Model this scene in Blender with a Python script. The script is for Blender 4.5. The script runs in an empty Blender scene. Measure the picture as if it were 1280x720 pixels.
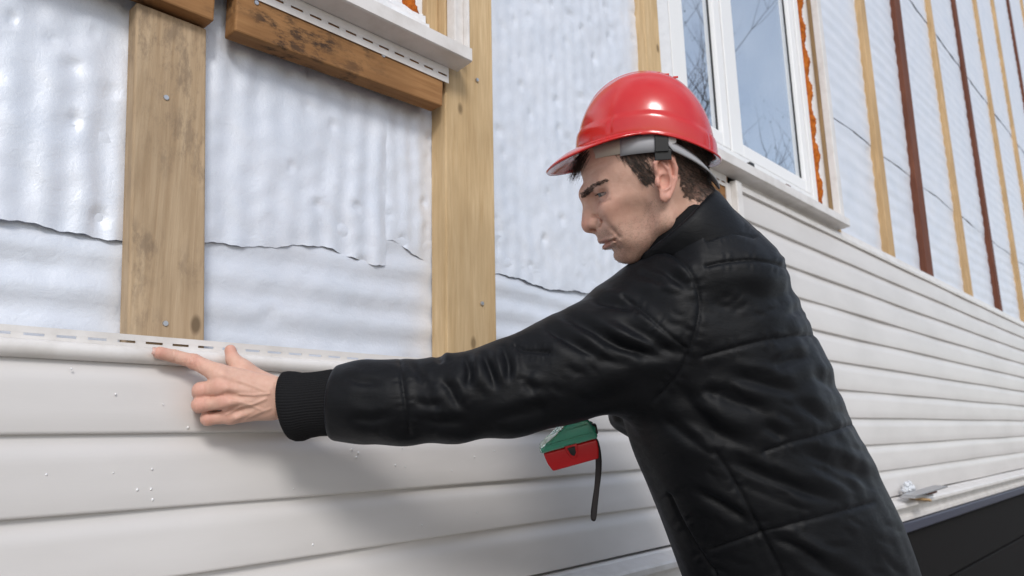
import bpy, bmesh, math, random
import numpy as np
from mathutils import Vector, Matrix

random.seed(7); RNG = np.random.default_rng(7)
S = bpy.context.scene
COL = S.collection
R = math.radians

# ------------------------------------------------------------------ camera
FPX = 950.0
def _n(v): return v/np.linalg.norm(v)
_VX, _VY, _vx = 893.0, 170.0, -110.0
_vy = (-FPX*FPX-_VX*_vx)/_VY
_X = _n(np.array([_VX, _VY, FPX])); _U = _n(np.array([_vx, _vy, FPX])); _Y = np.cross(_U, _X)
M = np.array([_X, _Y, _U])                 # person/camera axes (right, down, forward) -> world
CAM = np.array([0.0, -1.10, 1.20])
cd = bpy.data.cameras.new('camera'); cam = bpy.data.objects.new('camera', cd); COL.objects.link(cam)
cd.sensor_width = 36.0; cd.lens = FPX/1280*36; cd.clip_start = 0.02; cd.clip_end = 800
cd.dof.use_dof = True; cd.dof.focus_distance = 1.12; cd.dof.aperture_fstop = 7.1
r_, d_, f_ = M[:, 0], M[:, 1], M[:, 2]
cam.matrix_world = Matrix(((r_[0], -d_[0], -f_[0], CAM[0]), (r_[1], -d_[1], -f_[1], CAM[1]), (r_[2], -d_[2], -f_[2], CAM[2]), (0, 0, 0, 1)))
S.camera = cam

# ------------------------------------------------------------------ light
SUN_AZ = np.array([-0.60, -0.80]); SUN_EL = 34.0
w = bpy.data.worlds.new('World'); S.world = w; w.use_nodes = True
nt = w.node_tree; bg = nt.nodes['Background']
sky = nt.nodes.new('ShaderNodeTexSky'); sky.sky_type = 'NISHITA'; sky.sun_disc = False
sky.sun_elevation = R(SUN_EL); sky.sun_rotation = math.atan2(SUN_AZ[0], SUN_AZ[1])
sky.air_density = 1.0; sky.dust_density = 1.2; sky.ozone_density = 1.0
tcw = nt.nodes.new('ShaderNodeTexCoord'); cn_ = nt.nodes.new('ShaderNodeTexNoise'); cn_.inputs['Scale'].default_value = 2.6; cn_.inputs['Detail'].default_value = 6; cn_.inputs['Roughness'].default_value = 0.55
nt.links.new(tcw.outputs['Generated'], cn_.inputs['Vector'])                 # thin high cloud all over the sky
cr_ = nt.nodes.new('ShaderNodeMapRange'); cr_.inputs[1].default_value = 0.35; cr_.inputs[2].default_value = 0.70; cr_.inputs[3].default_value = 0.22; cr_.inputs[4].default_value = 0.72; nt.links.new(cn_.outputs['Fac'], cr_.inputs[0])
cm_ = nt.nodes.new('ShaderNodeMix'); cm_.data_type = 'RGBA'; cm_.inputs[7].default_value = (5.6, 5.9, 6.4, 1); nt.links.new(cr_.outputs[0], cm_.inputs[0]); nt.links.new(sky.outputs[0], cm_.inputs[6])
nt.links.new(cm_.outputs[2], bg.inputs[0]); bg.inputs[1].default_value = 0.13
sl = bpy.data.lights.new('sun', 'SUN'); so = bpy.data.objects.new('sun', sl); COL.objects.link(so)
sl.energy = 1.35; sl.angle = R(15); sl.color = (1.0, 0.975, 0.945)
ce = math.cos(R(SUN_EL)); sv = Vector((SUN_AZ[0]*ce, SUN_AZ[1]*ce, math.sin(R(SUN_EL))))
so.rotation_euler = sv.to_track_quat('Z', 'Y').to_euler(); so.location = (-3, -5, 6)
S.view_settings.view_transform = 'Standard'; S.view_settings.look = 'None'
S.view_settings.gamma = 1.0; S.view_settings.exposure = 0.36
S.render.resolution_x = 1024; S.render.resolution_y = 576

# ------------------------------------------------------------------ helpers: objects
def link(name, me, mat=None, parent=None, smooth=False):
    o = bpy.data.objects.new(name, me); COL.objects.link(o)
    if mat is not None and me is not None and not me.materials: me.materials.append(mat)
    if parent is not None: o.parent = parent
    if smooth: me.polygons.foreach_set('use_smooth', [True]*len(me.polygons))
    return o
def tag(o, label=None, cat=None, group=None, kind=None):
    if label: o['label'] = label
    if cat: o['category'] = cat
    if group: o['group'] = group
    if kind: o['kind'] = kind
    return o
def empty(name, loc=(0, 0, 0)):
    o = bpy.data.objects.new(name, None); COL.objects.link(o); o.location = loc; o.empty_display_size = 0.05
    return o
def mesh(name, v, f):
    me = bpy.data.meshes.new(name); me.from_pydata([tuple(map(float, p)) for p in v], [], [tuple(map(int, q)) for q in f]); me.update(); return me
def mesh_np(name, v, q):
    me = bpy.data.meshes.new(name); v = np.asarray(v, np.float32); q = np.asarray(q, np.int32)
    k = q.shape[1]
    me.vertices.add(len(v)); me.vertices.foreach_set('co', v.ravel())
    me.loops.add(q.size); me.loops.foreach_set('vertex_index', q.ravel())
    me.polygons.add(len(q)); me.polygons.foreach_set('loop_start', np.arange(0, q.size, k, dtype=np.int32))
    me.update(calc_edges=True); me.validate(); return me
def bm_mesh(name, bm):
    bmesh.ops.recalc_face_normals(bm, faces=bm.faces)
    me = bpy.data.meshes.new(name); bm.to_mesh(me); bm.free(); return me
def bm_box(bm, lo, hi, bev=0.0):
    vs = [bm.verts.new((lo[0] if i & 1 == 0 else hi[0], lo[1] if i & 2 == 0 else hi[1], lo[2] if i & 4 == 0 else hi[2])) for i in range(8)]
    fs = [bm.faces.new([vs[i] for i in q]) for q in ((0, 1, 3, 2), (4, 6, 7, 5), (0, 4, 5, 1), (2, 3, 7, 6), (0, 2, 6, 4), (1, 5, 7, 3))]
    if bev > 0:
        es = list({e for f in fs for e in f.edges}); bmesh.ops.bevel(bm, geom=es, offset=bev, segments=2, affect='EDGES', profile=0.5)
def box(name, lo, hi, mat, parent=None, bev=0.0, loc=None):
    bm = bmesh.new(); bm_box(bm, lo, hi, bev); o = link(name, bm_mesh(name, bm), mat, parent)
    return o
def prism(name, corners, y0, y1, mat, parent=None, bev=0.0):
    """board on the wall: four (x, z) corners of its face, front at y0, back at y1"""
    bm = bmesh.new()
    a = [bm.verts.new((x, y0, z)) for x, z in corners]; b = [bm.verts.new((x, y1, z)) for x, z in corners]
    bm.faces.new(a); bm.faces.new(b[::-1])
    n = len(corners)
    for i in range(n): bm.faces.new([a[i], b[i], b[(i+1) % n], a[(i+1) % n]])
    if bev > 0: bmesh.ops.bevel(bm, geom=list(bm.edges), offset=bev, segments=2, affect='EDGES', profile=0.5)
    return link(name, bm_mesh(name, bm), mat, parent)
def extrude_profile(name, prof, xs, mat, parent=None, wob=None, closed=False, axis='x'):
    """prof: list of (y, z); swept along x through the stations xs (or along z with prof (x, y))"""
    v = []; f = []
    n = len(prof)
    for i, x in enumerate(xs):
        for (a, b) in prof:
            p = [x, a, b] if axis == 'x' else [a, b, x]
            if wob: p = wob(p)
            v.append(p)
    m = n if closed else n-1
    for i in range(len(xs)-1):
        for j in range(m):
            k = (j+1) % n
            f.append((i*n+j, i*n+k, (i+1)*n+k, (i+1)*n+j))
    return link(name, mesh(name, v, f), mat, parent)
def ss(x, a, b):
    t = np.clip((x-a)/(b-a), 0, 1); return t*t*(3-2*t)

# ------------------------------------------------------------------ helpers: materials
def mat(name, base=(0.8, 0.8, 0.8), rough=0.5, metal=0.0, spec=0.5, **kw):
    m = bpy.data.materials.new(name); m.use_nodes = True
    b = m.node_tree.nodes['Principled BSDF']
    b.inputs['Base Color'].default_value = (*base, 1); b.inputs['Roughness'].default_value = rough
    b.inputs['Metallic'].default_value = metal; b.inputs['Specular IOR Level'].default_value = spec
    for k, v in kw.items(): b.inputs[k.replace('_', ' ')].default_value = v
    return m
class NT:
    def __init__(s, m): s.t = m.node_tree; s.b = s.t.nodes['Principled BSDF']
    def n(s, kind, **kw):
        x = s.t.nodes.new('ShaderNode'+kind)
        for k, v in kw.items():
            if k in x.inputs: x.inputs[k].default_value = v
            else: setattr(x, k, v)
        return x
    def l(s, a, b): s.t.links.new(a, b)
    def coord(s, scale=(1, 1, 1), loc=(0, 0, 0), rot=(0, 0, 0)):
        c = s.n('TexCoord'); m = s.n('Mapping'); m.inputs['Scale'].default_value = scale; m.inputs['Location'].default_value = loc; m.inputs['Rotation'].default_value = rot
        s.l(c.outputs['Object'], m.inputs['Vector']); return m.outputs[0]
    def noise(s, v, scale, detail=4, rough=0.55, dist=0.0):
        x = s.n('TexNoise'); x.inputs['Scale'].default_value = scale; x.inputs['Detail'].default_value = detail; x.inputs['Roughness'].default_value = rough; x.inputs['Distortion'].default_value = dist
        s.l(v, x.inputs['Vector']); return x.outputs['Fac']
    def ramp(s, fac, stops):
        x = s.n('ValToRGB'); e = x.color_ramp.elements
        while len(e) < len(stops): e.new(0.5)
        for i, (p, c) in enumerate(stops): e[i].position = p; e[i].color = (*c, 1) if len(c) == 3 else c
        s.l(fac, x.inputs[0]); return x.outputs[0]
    def mix(s, fac, a, b, mode='MIX'):
        x = s.n('Mix', data_type='RGBA', blend_type=mode)
        for sock, val in ((x.inputs[0], fac), (x.inputs[6], a), (x.inputs[7], b)):
            if hasattr(val, 'is_linked'): s.l(val, sock)
            elif isinstance(val, (int, float)): sock.default_value = val
            else: sock.default_value = (*val, 1)
        return x.outputs[2]
    def bump(s, h, strength=0.3, dist=0.002, prev=None):
        x = s.n('Bump'); x.inputs['Strength'].default_value = strength; x.inputs['Distance'].default_value = dist
        s.l(h, x.inputs['Height'])
        if prev is not None: s.l(prev, x.inputs['Normal'])
        return x.outputs[0]
    def out(s, base=None, rough=None, normal=None):
        if base is not None: s.l(base, s.b.inputs['Base Color'])
        if rough is not None: s.l(rough, s.b.inputs['Roughness'])
        if normal is not None: s.l(normal, s.b.inputs['Normal'])

def wood_mat(name, light, dark, axis='z', stain=None, stain_amt=0.0, seed=0.0, rough=0.75, knots=True):
    m = mat(name, light, rough, spec=0.25); t = NT(m)
    st = {'z': (1, 1, 0.06), 'x': (0.06, 1, 1)}[axis]
    v = t.coord(st, (seed, seed*0.7, seed*1.3))
    g1 = t.noise(v, 55, 6, 0.65, 0.6); g2 = t.noise(v, 190, 4, 0.6)
    big = t.noise(t.coord((1, 1, 0.5), (seed, 3, 1)), 6, 3)
    c = t.ramp(g1, [(0.3, dark), (0.5, tuple((a+b)/2 for a, b in zip(light, dark))), (0.68, light)])
    c = t.mix(t.ramp(g2, [(0.35, (0.55,)*3), (0.6, (1,)*3)]), t.mix(1.0, c, (0.72, 0.68, 0.62), 'MULTIPLY'), c)
    c = t.mix(t.ramp(big, [(0.4, (0.0,)*3), (0.66, (0.45,)*3)]), c, tuple(x*0.62 for x in dark))
    if knots:
        vo = t.n('TexVoronoi', feature='F1'); vo.inputs['Scale'].default_value = 9.0; vo.inputs['Randomness'].default_value = 1.0
        t.l(t.coord((1, 1, 0.55) if axis == 'z' else (0.55, 1, 1), (seed*2.1, 0.3, seed)), vo.inputs['Vector'])
        k = t.ramp(vo.outputs['Distance'], [(0.045, (1,)*3), (0.085, (0.0,)*3)])
        c = t.mix(k, c, tuple(x*0.45 for x in dark))
    if stain is not None:
        sn = t.noise(t.coord((1, 1, 0.4) if axis == 'z' else (0.5, 1, 1.2), (seed*3, 1, 2)), 34, 7, 0.75, 0.1)
        sm = t.noise(t.coord((1, 1, 1), (seed, 5, 2)), 7, 2)
        k = t.ramp(sn, [(0.48, (0,)*3), (0.60, (1,)*3)])
        k2 = t.ramp(sm, [(0.40, (0,)*3), (0.56, (stain_amt,)*3)])
        c = t.mix(t.mix(1.0, k, k2, 'MULTIPLY'), c, stain)
    t.out(base=c, normal=t.bump(g1, 0.6, 0.0015, t.bump(g2, 0.3, 0.0006)))
    return m

MAT = {}
def build_materials():
    m = mat('siding_vinyl', (0.80, 0.765, 0.745), 0.36, spec=0.45); t = NT(m)
    v = t.coord((0.05, 1, 1)); g = t.noise(v, 420, 3, 0.6); d = t.noise(t.coord((0.5, 1, 1.5)), 5, 4)
    c = t.mix(t.ramp(d, [(0.4, (0,)*3), (0.75, (1,)*3)]), (0.675, 0.648, 0.632), (0.60, 0.575, 0.558))
    t.out(base=c, normal=t.bump(g, 0.10, 0.0006, t.bump(t.noise(t.coord((0.25, 1, 1)), 9, 2), 0.12, 0.006))); MAT['siding'] = m
    m = mat('trim_vinyl', (0.83, 0.80, 0.775), 0.33); t = NT(m)
    d = t.noise(t.coord((1, 1, 1)), 14, 5, 0.65)
    t.out(base=t.mix(t.ramp(d, [(0.45, (0,)*3), (0.8, (1,)*3)]), (0.74, 0.712, 0.69), (0.58, 0.545, 0.51))); MAT['trim'] = m
    m = mat('foil_insulation', (0.72, 0.75, 0.81), 0.45, metal=0.18); t = NT(m)
    v = t.coord(); sp = t.noise(v, 900, 2, 0.8); bl = t.noise(v, 7, 4, 0.6); ck = t.noise(v, 60, 4, 0.6, 0.8)
    c = t.mix(t.ramp(bl, [(0.35, (0,)*3), (0.7, (1,)*3)]), (0.72, 0.75, 0.82), (0.63, 0.68, 0.77))
    c = t.mix(t.ramp(sp, [(0.3, (0.0,)*3), (0.75, (0.5,)*3)]), c, (0.90, 0.92, 0.96))
    t.out(base=c, rough=t.ramp(sp, [(0.3, (0.32,)*3), (0.7, (0.55,)*3)]), normal=t.bump(ck, 0.22, 0.004, t.bump(sp, 0.35, 0.0006))); MAT['foil'] = m
    MAT['wood_grey'] = wood_mat('weathered_pine', (0.57, 0.43, 0.285), (0.40, 0.28, 0.17), 'z', (0.15, 0.11, 0.08), 0.5, 1.7)
    MAT['wood_pine'] = wood_mat('fresh_pine', (0.72, 0.54, 0.325), (0.56, 0.385, 0.20), 'z', None, 0, 4.1)
    MAT['wood_brown'] = wood_mat('treated_board', (0.42, 0.225, 0.095), (0.28, 0.135, 0.052), 'x', (0.045, 0.028, 0.02), 0.95, 2.9, knots=False)
    MAT['wood_far'] = wood_mat('far_pine', (0.68, 0.47, 0.26), (0.52, 0.34, 0.17), 'z', None, 0, 7.7)
    MAT['wood_red'] = wood_mat('red_brown_batten', (0.20, 0.075, 0.042), (0.13, 0.045, 0.028), 'z', None, 0, 5.2, knots=False)
    m = mat('pvc_white', (0.84, 0.84, 0.84), 0.28); MAT['pvc'] = m
    MAT['gasket'] = mat('rubber_gasket', (0.02, 0.02, 0.02), 0.6)
    m = mat('orange_foam', (0.62, 0.17, 0.02), 0.85, spec=0.2); t = NT(m); v = t.coord(); a = t.noise(v, 40, 5, 0.7)
    t.out(base=t.ramp(a, [(0.3, (0.22, 0.045, 0.006)), (0.55, (0.52, 0.14, 0.018)), (0.8, (0.62, 0.22, 0.04))]), normal=t.bump(a, 0.9, 0.012)); MAT['foam'] = m
    m = mat('white_film', (0.80, 0.80, 0.81), 0.4); t = NT(m); t.out(normal=t.bump(t.noise(t.coord(), 35, 4), 0.6, 0.006)); MAT['film'] = m
    m = bpy.data.materials.new('window_glass'); m.use_nodes = True; nt_ = m.node_tree; nt_.nodes.remove(nt_.nodes['Principled BSDF'])
    g1 = nt_.nodes.new('ShaderNodeBsdfGlossy'); g1.inputs['Roughness'].default_value = 0.01; g1.inputs['Color'].default_value = (0.93, 0.96, 1.0, 1)
    tr_ = nt_.nodes.new('ShaderNodeBsdfTransparent'); tr_.inputs['Color'].default_value = (0.86, 0.90, 0.90, 1)
    mx = nt_.nodes.new('ShaderNodeMixShader')
    mx.inputs[0].default_value = 0.74; nt_.links.new(tr_.outputs[0], mx.inputs[1]); nt_.links.new(g1.outputs[0], mx.inputs[2]); nt_.links.new(mx.outputs[0], nt_.nodes['Material Output'].inputs[0]); MAT['glass'] = m
    MAT['room'] = mat('room_plaster', (0.45, 0.44, 0.42), 0.9)
    m = mat('curtain', (0.78, 0.75, 0.60), 0.9); MAT['curtain'] = m
    MAT['steel'] = mat('zinc_steel', (0.55, 0.55, 0.56), 0.35, metal=0.9)
    m = mat('foundation_panel', (0.010, 0.009, 0.009), 0.8, spec=0.12); t = NT(m); t.out(normal=t.bump(t.noise(t.coord(), 60, 4), 0.3, 0.003)); MAT['dark'] = m
    MAT['flash'] = mat('blue_black_flashing', (0.025, 0.03, 0.06), 0.35, spec=0.6)
    m = mat('ground_soil', (0.23, 0.21, 0.18), 0.95); t = NT(m); v = t.coord()
    t.out(base=t.ramp(t.noise(v, 1.5, 8, 0.65), [(0.3, (0.16, 0.14, 0.12)), (0.55, (0.26, 0.24, 0.21)), (0.75, (0.38, 0.37, 0.35))]), normal=t.bump(t.noise(v, 18, 6), 0.6, 0.03)); MAT['ground'] = m
    m = mat('jacket_nylon', (0.0032, 0.0035, 0.0046), 0.54, spec=0.20); t = NT(m); v = t.coord()
    b = t.b; b.inputs['Sheen Weight'].default_value = 0.05; b.inputs['Sheen Roughness'].default_value = 0.4; b.inputs['Sheen Tint'].default_value = (0.6, 0.7, 0.9, 1)
    wk = t.noise(v, 16, 3, 0.5, 0.6); wk2 = t.noise(t.coord((1, 1, 2.6), rot=(0.3, 0.5, 0.2)), 42, 5, 0.6, 0.7); wv = t.noise(v, 1600, 1, 0.5)
    t.out(normal=t.bump(wk, 0.16, 0.006, t.bump(wk2, 0.22, 0.003, t.bump(wv, 0.3, 0.0004))), rough=t.ramp(wk2, [(0.3, (0.48,)*3), (0.7, (0.58,)*3)])); MAT['nylon'] = m
    m = mat('rib_knit', (0.008, 0.008, 0.009), 0.85, spec=0.2); t = NT(m); t.out(normal=t.bump(t.noise(t.coord(), 700, 3), 0.6, 0.001)); MAT['knit'] = m
    m = mat('skin', (0.5, 0.3, 0.22), 0.46, spec=0.42); t = NT(m); v = t.coord(); b = t.b
    at = t.n('VertexColor', layer_name='tint')
    mott = t.noise(v, 130, 5, 0.6); pores = t.noise(v, 1500, 2, 0.6); bl = t.noise(v, 28, 3)
    c = t.mix(t.ramp(mott, [(0.35, (0.0,)*3), (0.7, (0.30,)*3)]), at.outputs[0], (0.54, 0.25, 0.19), 'MIX')
    c = t.mix(t.ramp(bl, [(0.3, (0.10,)*3), (0.7, (0,)*3)]), c, (0.62, 0.42, 0.30))
    b.inputs['Subsurface Weight'].default_value = 0.10; b.inputs['Subsurface Radius'].default_value = (1.0, 0.35, 0.18); b.inputs['Subsurface Scale'].default_value = 0.004
    vo = t.n('TexVoronoi', feature='DISTANCE_TO_EDGE'); vo.inputs['Scale'].default_value = 420.0; t.l(v, vo.inputs['Vector'])
    ck = t.ramp(vo.outputs['Distance'], [(0.0, (0,)*3), (0.12, (1,)*3)])
    t.out(base=c, normal=t.bump(ck, 0.22, 0.0007, t.bump(pores, 0.45, 0.0008, t.bump(mott, 0.30, 0.0018))), rough=t.ramp(mott, [(0.3, (0.38,)*3), (0.7, (0.58,)*3)])); MAT['skin'] = m
    m = mat('hair_brown', (0.028, 0.019, 0.014), 0.42, spec=0.5); t = NT(m); oi = t.noise(t.coord((1, 1, 1)), 900, 2)
    t.out(base=t.ramp(oi, [(0.35, (0.016, 0.011, 0.008)), (0.55, (0.040, 0.027, 0.020)), (0.72, (0.15, 0.125, 0.11))])); MAT['hair'] = m
    MAT['eye'] = None
    m = mat('eye_white', (0.62, 0.56, 0.53), 0.12); t = NT(m)
    at = t.n('VertexColor', layer_name='tint'); t.out(base=at.outputs[0]); MAT['eye'] = m
    MAT['nail'] = mat('nail', (0.62, 0.38, 0.32), 0.28)
    m = mat('helmet_red', (0.60, 0.017, 0.013), 0.22, spec=0.5); t = NT(m); v = t.coord()
    b = t.b; b.inputs['Coat Weight'].default_value = 0.35; b.inputs['Coat Roughness'].default_value = 0.16
    b.inputs['Subsurface Weight'].default_value = 0.05; b.inputs['Subsurface Scale'].default_value = 0.003
    sc = t.noise(v, 300, 4, 0.6); du = t.noise(v, 22, 5, 0.6)
    t.out(base=t.mix(t.ramp(du, [(0.45, (0,)*3), (0.8, (0.22,)*3)]), (0.56, 0.012, 0.010), (0.58, 0.05, 0.045)), rough=t.ramp(du, [(0.35, (0.15,)*3), (0.75, (0.28,)*3)]), normal=t.bump(sc, 0.03, 0.0004)); MAT['helmet'] = m
    MAT['band'] = mat('grey_plastic_band', (0.36, 0.36, 0.38), 0.5)
    MAT['band_cream'] = mat('cream_sweatband', (0.56, 0.49, 0.41), 0.6)
    MAT['plate'] = mat('white_plate', (0.70, 0.69, 0.69), 0.4)
    MAT['blackp'] = mat('black_plastic', (0.012, 0.012, 0.013), 0.5)
    m = mat('green_translucent', (0.07, 0.46, 0.31), 0.2); b = m.node_tree.nodes['Principled BSDF']
    b.inputs['Transmission Weight'].default_value = 0.4; b.inputs['Coat Weight'].default_value = 0.5; MAT['green'] = m
    MAT['redp'] = mat('red_plastic', (0.55, 0.010, 0.014), 0.25)
    MAT['strap'] = mat('black_cord', (0.012, 0.009, 0.010), 0.75)
    MAT['trouser'] = mat('dark_trouser', (0.02, 0.022, 0.03), 0.85)
    MAT['boot'] = mat('boot_leather', (0.05, 0.035, 0.025), 0.6)
    MAT['ice'] = mat('ice_crumb', (0.85, 0.88, 0.92), 0.2, Transmission_Weight=0.3)
    MAT['water'] = mat('water_drop', (0.9, 0.9, 0.9), 0.03, Transmission_Weight=0.1)
    MAT['bark'] = mat('bark', (0.07, 0.055, 0.045), 0.9)
    MAT['leaf'] = mat('leaf', (0.06, 0.085, 0.025), 0.7)
build_materials()

# ------------------------------------------------------------------ ground
g = link('ground', mesh('ground', [(-120, -120, 0), (120, -120, 0), (120, 120, 0), (-120, 120, 0)], [(0, 1, 2, 3)]), MAT['ground'])
tag(g, kind='structure')

# ------------------------------------------------------------------ house wall
wall = empty('house', (0, 0, 0))
tag(wall, 'house wall half clad in white vinyl siding over silver foil insulation and wooden battens', 'house')
XL, XR, ZT = -1.2, 15.0, 8.6
WL, WR = (-0.55, 0.93, 2.0, 3.4), (1.93, 3.10, 2.09, 3.6)        # the two window openings x0 x1 z0 z1

def sheet(name, x0, x1, zb, zt, ydepth, corr, step=0.012, stepz=None, dims=0, seed=0, label=None, lim=None):
    """foil sheet: bottom edge zb(x), top edge zt(x); corr(x, z) gives relief towards the viewer"""
    stepz = stepz or step
    nx = max(2, int((x1-x0)/step)); zs0 = zb(x0); nz = max(2, int(abs(zt((x0+x1)/2)-zb((x0+x1)/2))/stepz))
    X = np.linspace(x0, x1, nx+1); T = np.linspace(0, 1, nz+1)
    Xg, Tg = np.meshgrid(X, T, indexing='ij')
    Zb = np.array([zb(x) for x in X])[:, None]; Zt_ = np.array([zt(x) for x in X])[:, None]
    Zg = Zb+(Zt_-Zb)*Tg
    rel = corr(Xg, Zg)
    rg = np.random.default_rng(seed)
    for k in range(dims):
        cx, cz = rg.uniform(x0, x1), rg.uniform(zs0, float(Zt_.mean()))
        if lim and not lim(cx, cz): continue
        rr = ((Xg-cx)/rg.uniform(0.006, 0.013))**2+((Zg-cz)/rg.uniform(0.006, 0.010))**2
        rel = rel-rg.uniform(0.003, 0.0075)*np.exp(-rr)+0.0012*np.exp(-(((Xg-cx)/0.02)**2+((Zg-cz-0.012)/0.008)**2))
    Yg = ydepth-rel
    v = np.stack([Xg, Yg, Zg], -1).reshape(-1, 3)
    i = np.arange(nx)[:, None]*(nz+1)+np.arange(nz)[None]
    q = np.stack([i, i+nz+1, i+nz+2, i+1], -1).reshape(-1, 4)
    o = link(name, mesh_np(name, v, q), MAT['foil'], wall, True)
    if label: o['label'] = label
    return o
def nz2(x, z, f, s=0):
    return (np.sin(x*f*1.0+1.3*s+2*np.sin(z*f*0.43+s))+np.sin(z*f*1.27+2.1*s+1.7*np.sin(x*f*0.61+s)))*0.5
def corr_v(pitch, amp, ph=0.0, seed=0):
    def fn(x, z):
        xx = x+0.008*nz2(x*0.6, z*0.4, 11, seed)+0.004*nz2(x, z, 23, seed+6)
        c = np.sin(2*math.pi*xx/pitch+ph)
        return amp*c*(0.75+0.55*nz2(x, z*0.5, 13, seed+5))+0.0022*nz2(x, z*0.35, 17, seed+9)+0.0016*nz2(x, z, 38, seed+1)+0.0009*nz2(x, z, 110, seed+2)
    return fn
def corr_h(pitch, amp, ph=0.0, seed=0):
    def fn(x, z):
        zz = z+0.010*nz2(x, z*0.3, 7, seed)+0.004*nz2(x, z, 21, seed+3)
        c = np.sin(2*math.pi*zz/pitch+ph)
        return amp*c*(0.8+0.3*nz2(x, z, 6, seed+4))+0.0014*nz2(x, z, 33, seed+1)+0.0008*nz2(x, z, 120, seed+2)
    return fn
rag = lambda x, s=0: 0.0032*math.sin(x*29+s)+0.0014*math.sin(x*97+2*s)+0.0007*math.sin(x*317+s)
# lower course with its ribs lying, then the upper sheets with standing ribs overlapping it
sheet('insulation_sheet', XL, 1.92, lambda x: 1.20, lambda x: 1.64, 0.004, corr_h(0.056, 0.0034, 0.6, 1), dims=26, seed=3)
sheet('insulation_sheet', XL, 0.853, lambda x: 1.487+0.055*ss(x, 0.3, 0.85)+rag(x)-0.018*ss(x, 0.70, 0.84), lambda x: 2.3, -0.001, corr_v(0.046, 0.0019, 0.3, 5), 0.005, 0.009, dims=120, seed=11,
      lim=lambda x, z: x > 0.2 and z < 1.95)
sheet('insulation_sheet', 0.842, 1.13, lambda x: 1.572-0.03*ss(x, 0.86, 1.0)+rag(x, 2), lambda x: 2.3, 0.0015, corr_v(0.036, 0.0010, 1.1, 8), 0.005, 0.009, dims=40, seed=12)
sheet('insulation_sheet', 1.12, 1.90, lambda x: 1.556+rag(x, 4)-0.012*math.sin((x-1.12)*7), lambda x: 3.4, 0.0, corr_v(0.040, 0.0008, 0.2, 9), 0.006, 0.010, dims=170, seed=13)
sheet('insulation_sheet', 3.20, XR, lambda x: 1.98, lambda x: 2.62, 0.0, corr_h(0.078, 0.0020, 0.4, 14), 0.03, 0.011, dims=16, seed=14)
sheet('insulation_sheet', 3.20, XR, lambda x: 2.605+0.006*math.sin(x*9), lambda x: 3.95, -0.006, corr_h(0.078, 0.0020, 2.4, 15), 0.04, 0.013, dims=30, seed=15)
sheet('insulation_sheet', 3.20, XR, lambda x: 3.94+0.006*math.sin(x*8), lambda x: ZT, -0.010, corr_h(0.080, 0.0020, 1.4, 16), 0.06, 0.016, dims=30, seed=16)
sheet('insulation_sheet', XL, 3.22, lambda x: 3.38, lambda x: ZT, 0.0, corr_v(0.05, 0.003, 1.4, 17), 0.03, 0.06)
# masonry behind the foil, built round the window openings
for i, (x0, x1, z0, z1) in enumerate(((XL, XR, 0.0, 2.0), (XL, WL[0], 2.0, 3.4), (WL[1], WR[0], 2.0, 3.4), (WR[1], XR, 2.0, 3.4), (XL, XR, 3.4, ZT))):
    box('wall_core', (x0, 0.012, z0), (x1, 0.28, z1-0.002), MAT['room'], wall)

# nails
def nail_mesh():
    bm = bmesh.new(); bmesh.ops.create_cone(bm, cap_ends=True, segments=14, radius1=0.0046, radius2=0.0036, depth=0.0024, matrix=Matrix.Rotation(R(90), 4, 'X'))
    return bm_mesh('nail', bm)
NAIL = nail_mesh(); NAIL.materials.append(MAT['steel'])
def nails(parent, pts, y):
    for x, z in pts:
        o = bpy.data.objects.new('nail', NAIL); COL.objects.link(o); o.parent = parent; o.location = (x, y-0.0008, z)

YB = -0.030
b = prism('batten', [(0.374, 1.838), (0.404, 1.20), (0.512, 1.20), (0.479, 1.838)], YB, 0.0, MAT['wood_grey'], wall, 0.003)
b['label'] = 'wide weathered grey brown batten with nail heads'
nails(b, [(0.425, 1.705), (0.446, 1.372)], YB)
b = prism('batten', [(0.966, 1.338), (1.102, 1.338), (1.113, 3.3), (0.966, 3.3)], -0.044, 0.0, MAT['wood_pine'], wall, 0.003)
b['label'] = 'fresh yellow pine batten beside the window'
nails(b, [(1.06, 1.47), (1.055, 1.95)], -0.046)
# horizontal boards under the first window
b = prism('board', [(-0.9, 1.842), (0.480, 1.842), (0.480, 1.935), (-0.9, 1.935)], -0.052, -0.018, MAT['wood_brown'], wall, 0.003)
b = prism('board', [(0.512, 1.838), (0.948, 1.852), (0.950, 1.932), (0.512, 1.925)], -0.056, -0.020, MAT['wood_brown'], wall, 0.003)
b['label'] = 'stained brown horizontal board under the window sill'
nails(b, [(0.72, 1.912), (0.80, 1.905), (0.545, 1.90)], -0.056)
# battens beyond the second window
def upright(x0, x1, z0, z1, y0, m, lean=0.0, label=None, name='batten'):
    o = prism(name, [(x0, z0), (x1, z0), (x1+lean, z1), (x0+lean, z1)], y0, 0.004, m, wall, 0.003)
    if label: o['label'] = label
    return o
upright(1.765, 1.845, 2.0, 5.0, -0.03, MAT['wood_pine'])
upright(2.03, 2.215, 1.10, 2.035, -0.03, MAT['wood_brown'])
upright(3.865, 3.955, 2.0, 5.2, -0.032, MAT['wood_far'], 0.05)
upright(4.50, 4.63, 2.0, 5.6, -0.032, MAT['wood_red'], 0.16, 'red brown batten')
for i, x in enumerate((5.46, 6.35, 7.3, 8.3, 9.4, 10.6, 11.9)):
    upright(x, x+0.085, 2.0, ZT-0.1, -0.032, MAT['wood_far'] if i % 3 != 1 else MAT['wood_red'])

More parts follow.
